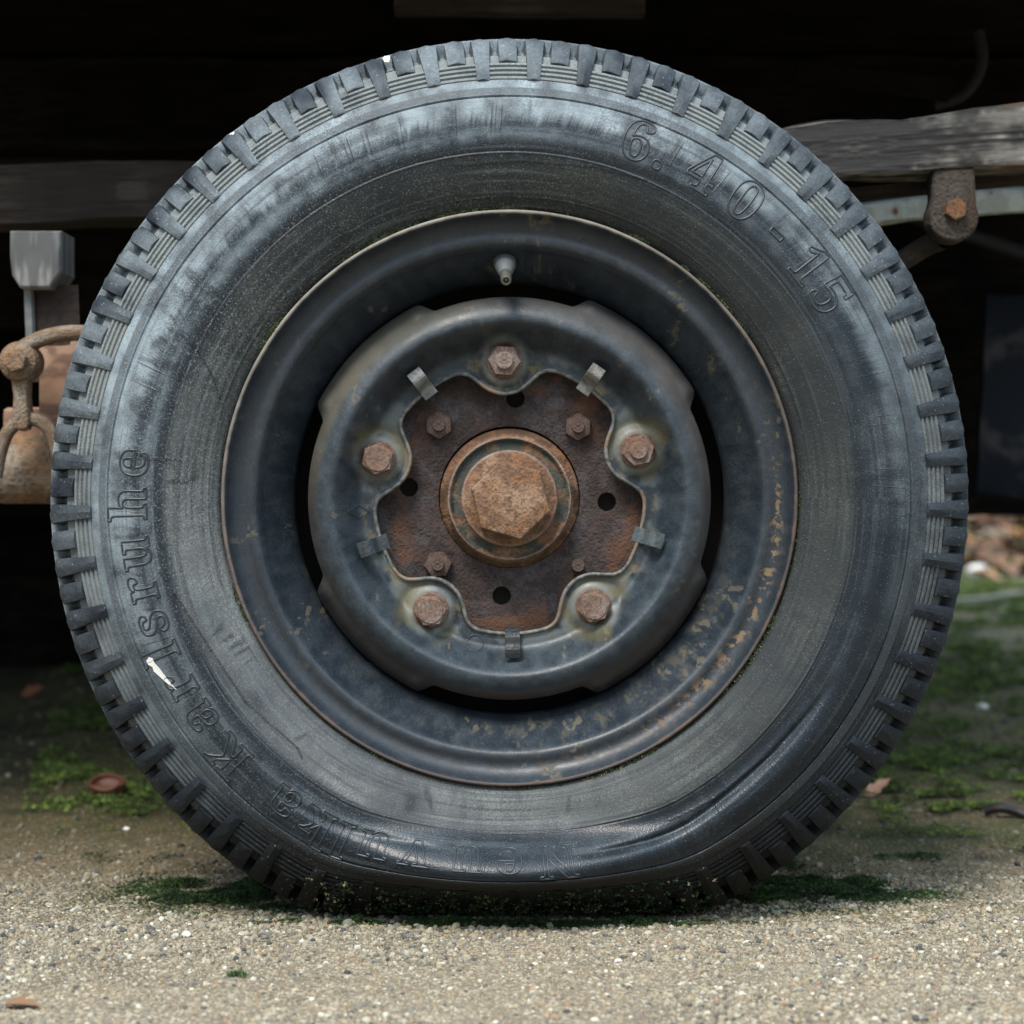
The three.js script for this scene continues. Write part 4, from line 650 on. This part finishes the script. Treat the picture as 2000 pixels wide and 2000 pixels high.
// a point on the ground seen at a photo position
function onGround(px, py) { let lo = 0.4, hi = -6; for (let i = 0; i < 50; i++) { const z = (lo + hi) / 2, p = at(px, py, z); p.y > groundY(p.x, z) ? lo = z : hi = z; } const z = (lo + hi) / 2, p = at(px, py, z); return [p.x, groundY(p.x, z), z]; }
function single(name, geo, mat, label, category, pos, group) { const m = new THREE.Mesh(geo, mat); m.name = numbered(name); m.position.set(...pos); m.castShadow = m.receiveShadow = true; m.userData = { label, category }; if (group) m.userData.group = group; scene.add(m); return m; }
{
  const leafMat = (r, g, b) => { const m = plain(r, g, b); m.side = THREE.DoubleSide; return m; };
  let p = onGround(1655, 1500); let l = single('fallen_leaf', leafGeo(7, 0.034), leafMat(0.42, 0.26, 0.19), 'pale brown curled leaf on the moss right of the tyre', 'leaf', [p[0], p[1] + 0.006, p[2]]); l.rotation.set(0.3, 0.5, 0.5);
  p = onGround(40, 1905); l = single('fallen_leaf', leafGeo(12, 0.022), leafMat(0.17, 0.09, 0.045), 'thin brown leaf scrap on the gravel at the lower left', 'leaf', [p[0], p[1] + 0.003, p[2]]); l.rotation.set(0.2, -0.1, 0);
  p = onGround(203, 1504); { // half a nut shell: a thick open cup
    const g = lathe([[0.0, 0.0], [0.010, 0.001], [0.0165, 0.005], [0.0188, 0.010], [0.0180, 0.0150], [0.0162, 0.0160], [0.0150, 0.0145], [0.0150, 0.010], [0.010, 0.005], [0, 0.004]], 36); g.rotateX(-Math.PI / 2);
    const q = g.attributes.position; for (let i = 0; i < q.count; i++) { const k = 1 + 0.08 * (vnoise(q.getX(i) * 120 + 3, q.getZ(i) * 120) - 0.5); q.setXYZ(i, q.getX(i) * k, q.getY(i) * (0.85 + 0.3 * vnoise(q.getX(i) * 60, q.getZ(i) * 60 + 5)), q.getZ(i) * k * 0.85); }
    g.computeVertexNormals(); single('nut_shell', toCreasedNormals(g, 0.7), plain(0.12, 0.045, 0.024, 0.6), 'reddish brown empty nut shell on the ground left of the tyre', 'nut shell', [p[0], p[1] + 0.003, p[2]]).rotation.x = 0.42; }
  p = onGround(1905, 1545); { const g = tube([V(-0.022, 0.006, 0), V(-0.008, 0.010, 0.003), V(0.008, 0.006, -0.002), V(0.03, -0.002, 0.006)], 0.005, 20, 8); const m = single('stick', boxUV(g, 0.1), plain(0.018, 0.016, 0.016, 0.6), 'short black rotten stick at the right edge of the photo', 'stick', p); m.rotation.y = -0.3; }
  p = onGround(62, 1318); single('fallen_leaf', leafGeo(31, 0.03), leafMat(0.26, 0.10, 0.05), 'small rust brown leaf in the shade under the wagon at left', 'leaf', [p[0], p[1] + 0.008, p[2]]).rotation.set(0.9, 0.4, 0.2);
  const stone = new THREE.IcosahedronGeometry(1, 2); { const q = stone.attributes.position; for (let i = 0; i < q.count; i++) { const k = 0.85 + 0.3 * vnoise(q.getX(i) * 1.5 + 5, q.getY(i) * 1.5 + q.getZ(i) * 2.1); q.setXYZ(i, q.getX(i) * k, q.getY(i) * k * 0.7, q.getZ(i) * k); } stone.computeVertexNormals(); }
  const st = toCreasedNormals(mergeVertices(stone), 1.2);
  const peb = [[1845, 1085, 0.022, [0.55, 0.53, 0.50], 'large pale blurred stone by the leaf heap at far right'], [1853, 1338, 0.0062, [0.8, 0.8, 0.78], 'bright white round pebble on the moss at far right'], [238, 1567, 0.0028, [0.75, 0.75, 0.75], 'white pebble on the brown ground below the nut shell'], [351, 1768, 0.0032, [0.7, 0.68, 0.64], 'white pebble on the pale gravel near the moss at left'], [455, 1962, 0.0036, [0.6, 0.57, 0.5], 'large pale pebble at the bottom edge left of centre'], [655, 1840, 0.0026, [0.03, 0.032, 0.036], 'black pebble on the gravel below the tyre'], [107, 1970, 0.0034, [0.72, 0.7, 0.66], 'white pebble at the bottom left corner']];
  for (const [x, y, s, c, lab] of peb) { const q = onGround(x, y); const m = single('pebble', st, plain(...c), lab, 'pebble', [q[0], q[1] + s * 0.35, q[2]]); m.scale.set(s * 1.2, s, s); m.rotation.y = x; }
  p = onGround(1890, 1145); { const m = single('twig', boxUV(tube([V(-0.10, 0.010, 0.01), V(-0.04, 0.014, 0), V(0.03, 0.022, -0.01), V(0.10, 0.030, 0)], 0.0045, 24, 8), 0.1), plain(0.25, 0.25, 0.20, 0.9), 'pale grey bare twig lying on the moss in front of the leaf heap', 'twig', p); m.rotation.y = 0.1; }
  p = onGround(447, 1845); { const c = thing('moss_sprig', 'small green moss sprig alone on the pale gravel', 'moss sprig', p); const rr = rng(8); for (let k = 0; k < 14; k++) { const m = part(k ? `shoot_${String(k).padStart(3, '0')}` : 'shoot', tuftGeo(40 + k, 10, 0.5, 1), k % 4 ? plain(0.10, 0.16, 0.055) : plain(0.06, 0.08, 0.05), c); const s = 0.0035 + 0.003 * rr(); m.scale.set(s, s, s); m.position.set((rr() - 0.5) * 0.012, 0, (rr() - 0.5) * 0.01); m.material.side = THREE.DoubleSide; } }
  [[1110, 1728, 'pale green moss sprig at the foot of the tyre'], [1165, 1722, 'bright green moss sprig at the foot of the tyre, the right one of two']].forEach(([x, y, lab], j) => {
    const q = onGround(x, y + 4), c = thing('moss_sprig', lab, 'moss sprig', q), rr = rng(60 + j); for (let k = 0; k < 12; k++) { const m = part(k ? `shoot_${String(k).padStart(3, '0')}` : 'shoot', tuftGeo(80 + k + j * 20, 10, 0.5, 1), j ? plain(0.07, 0.20, 0.035) : plain(0.13, 0.21, 0.11), c); const s = 0.004 + 0.003 * rr(); m.scale.set(s, s, s); m.position.set((rr() - 0.5) * 0.016, 0.001, (rr() - 0.5) * 0.006); m.material.side = THREE.DoubleSide; } });
}
renderer.render(scene, camera);
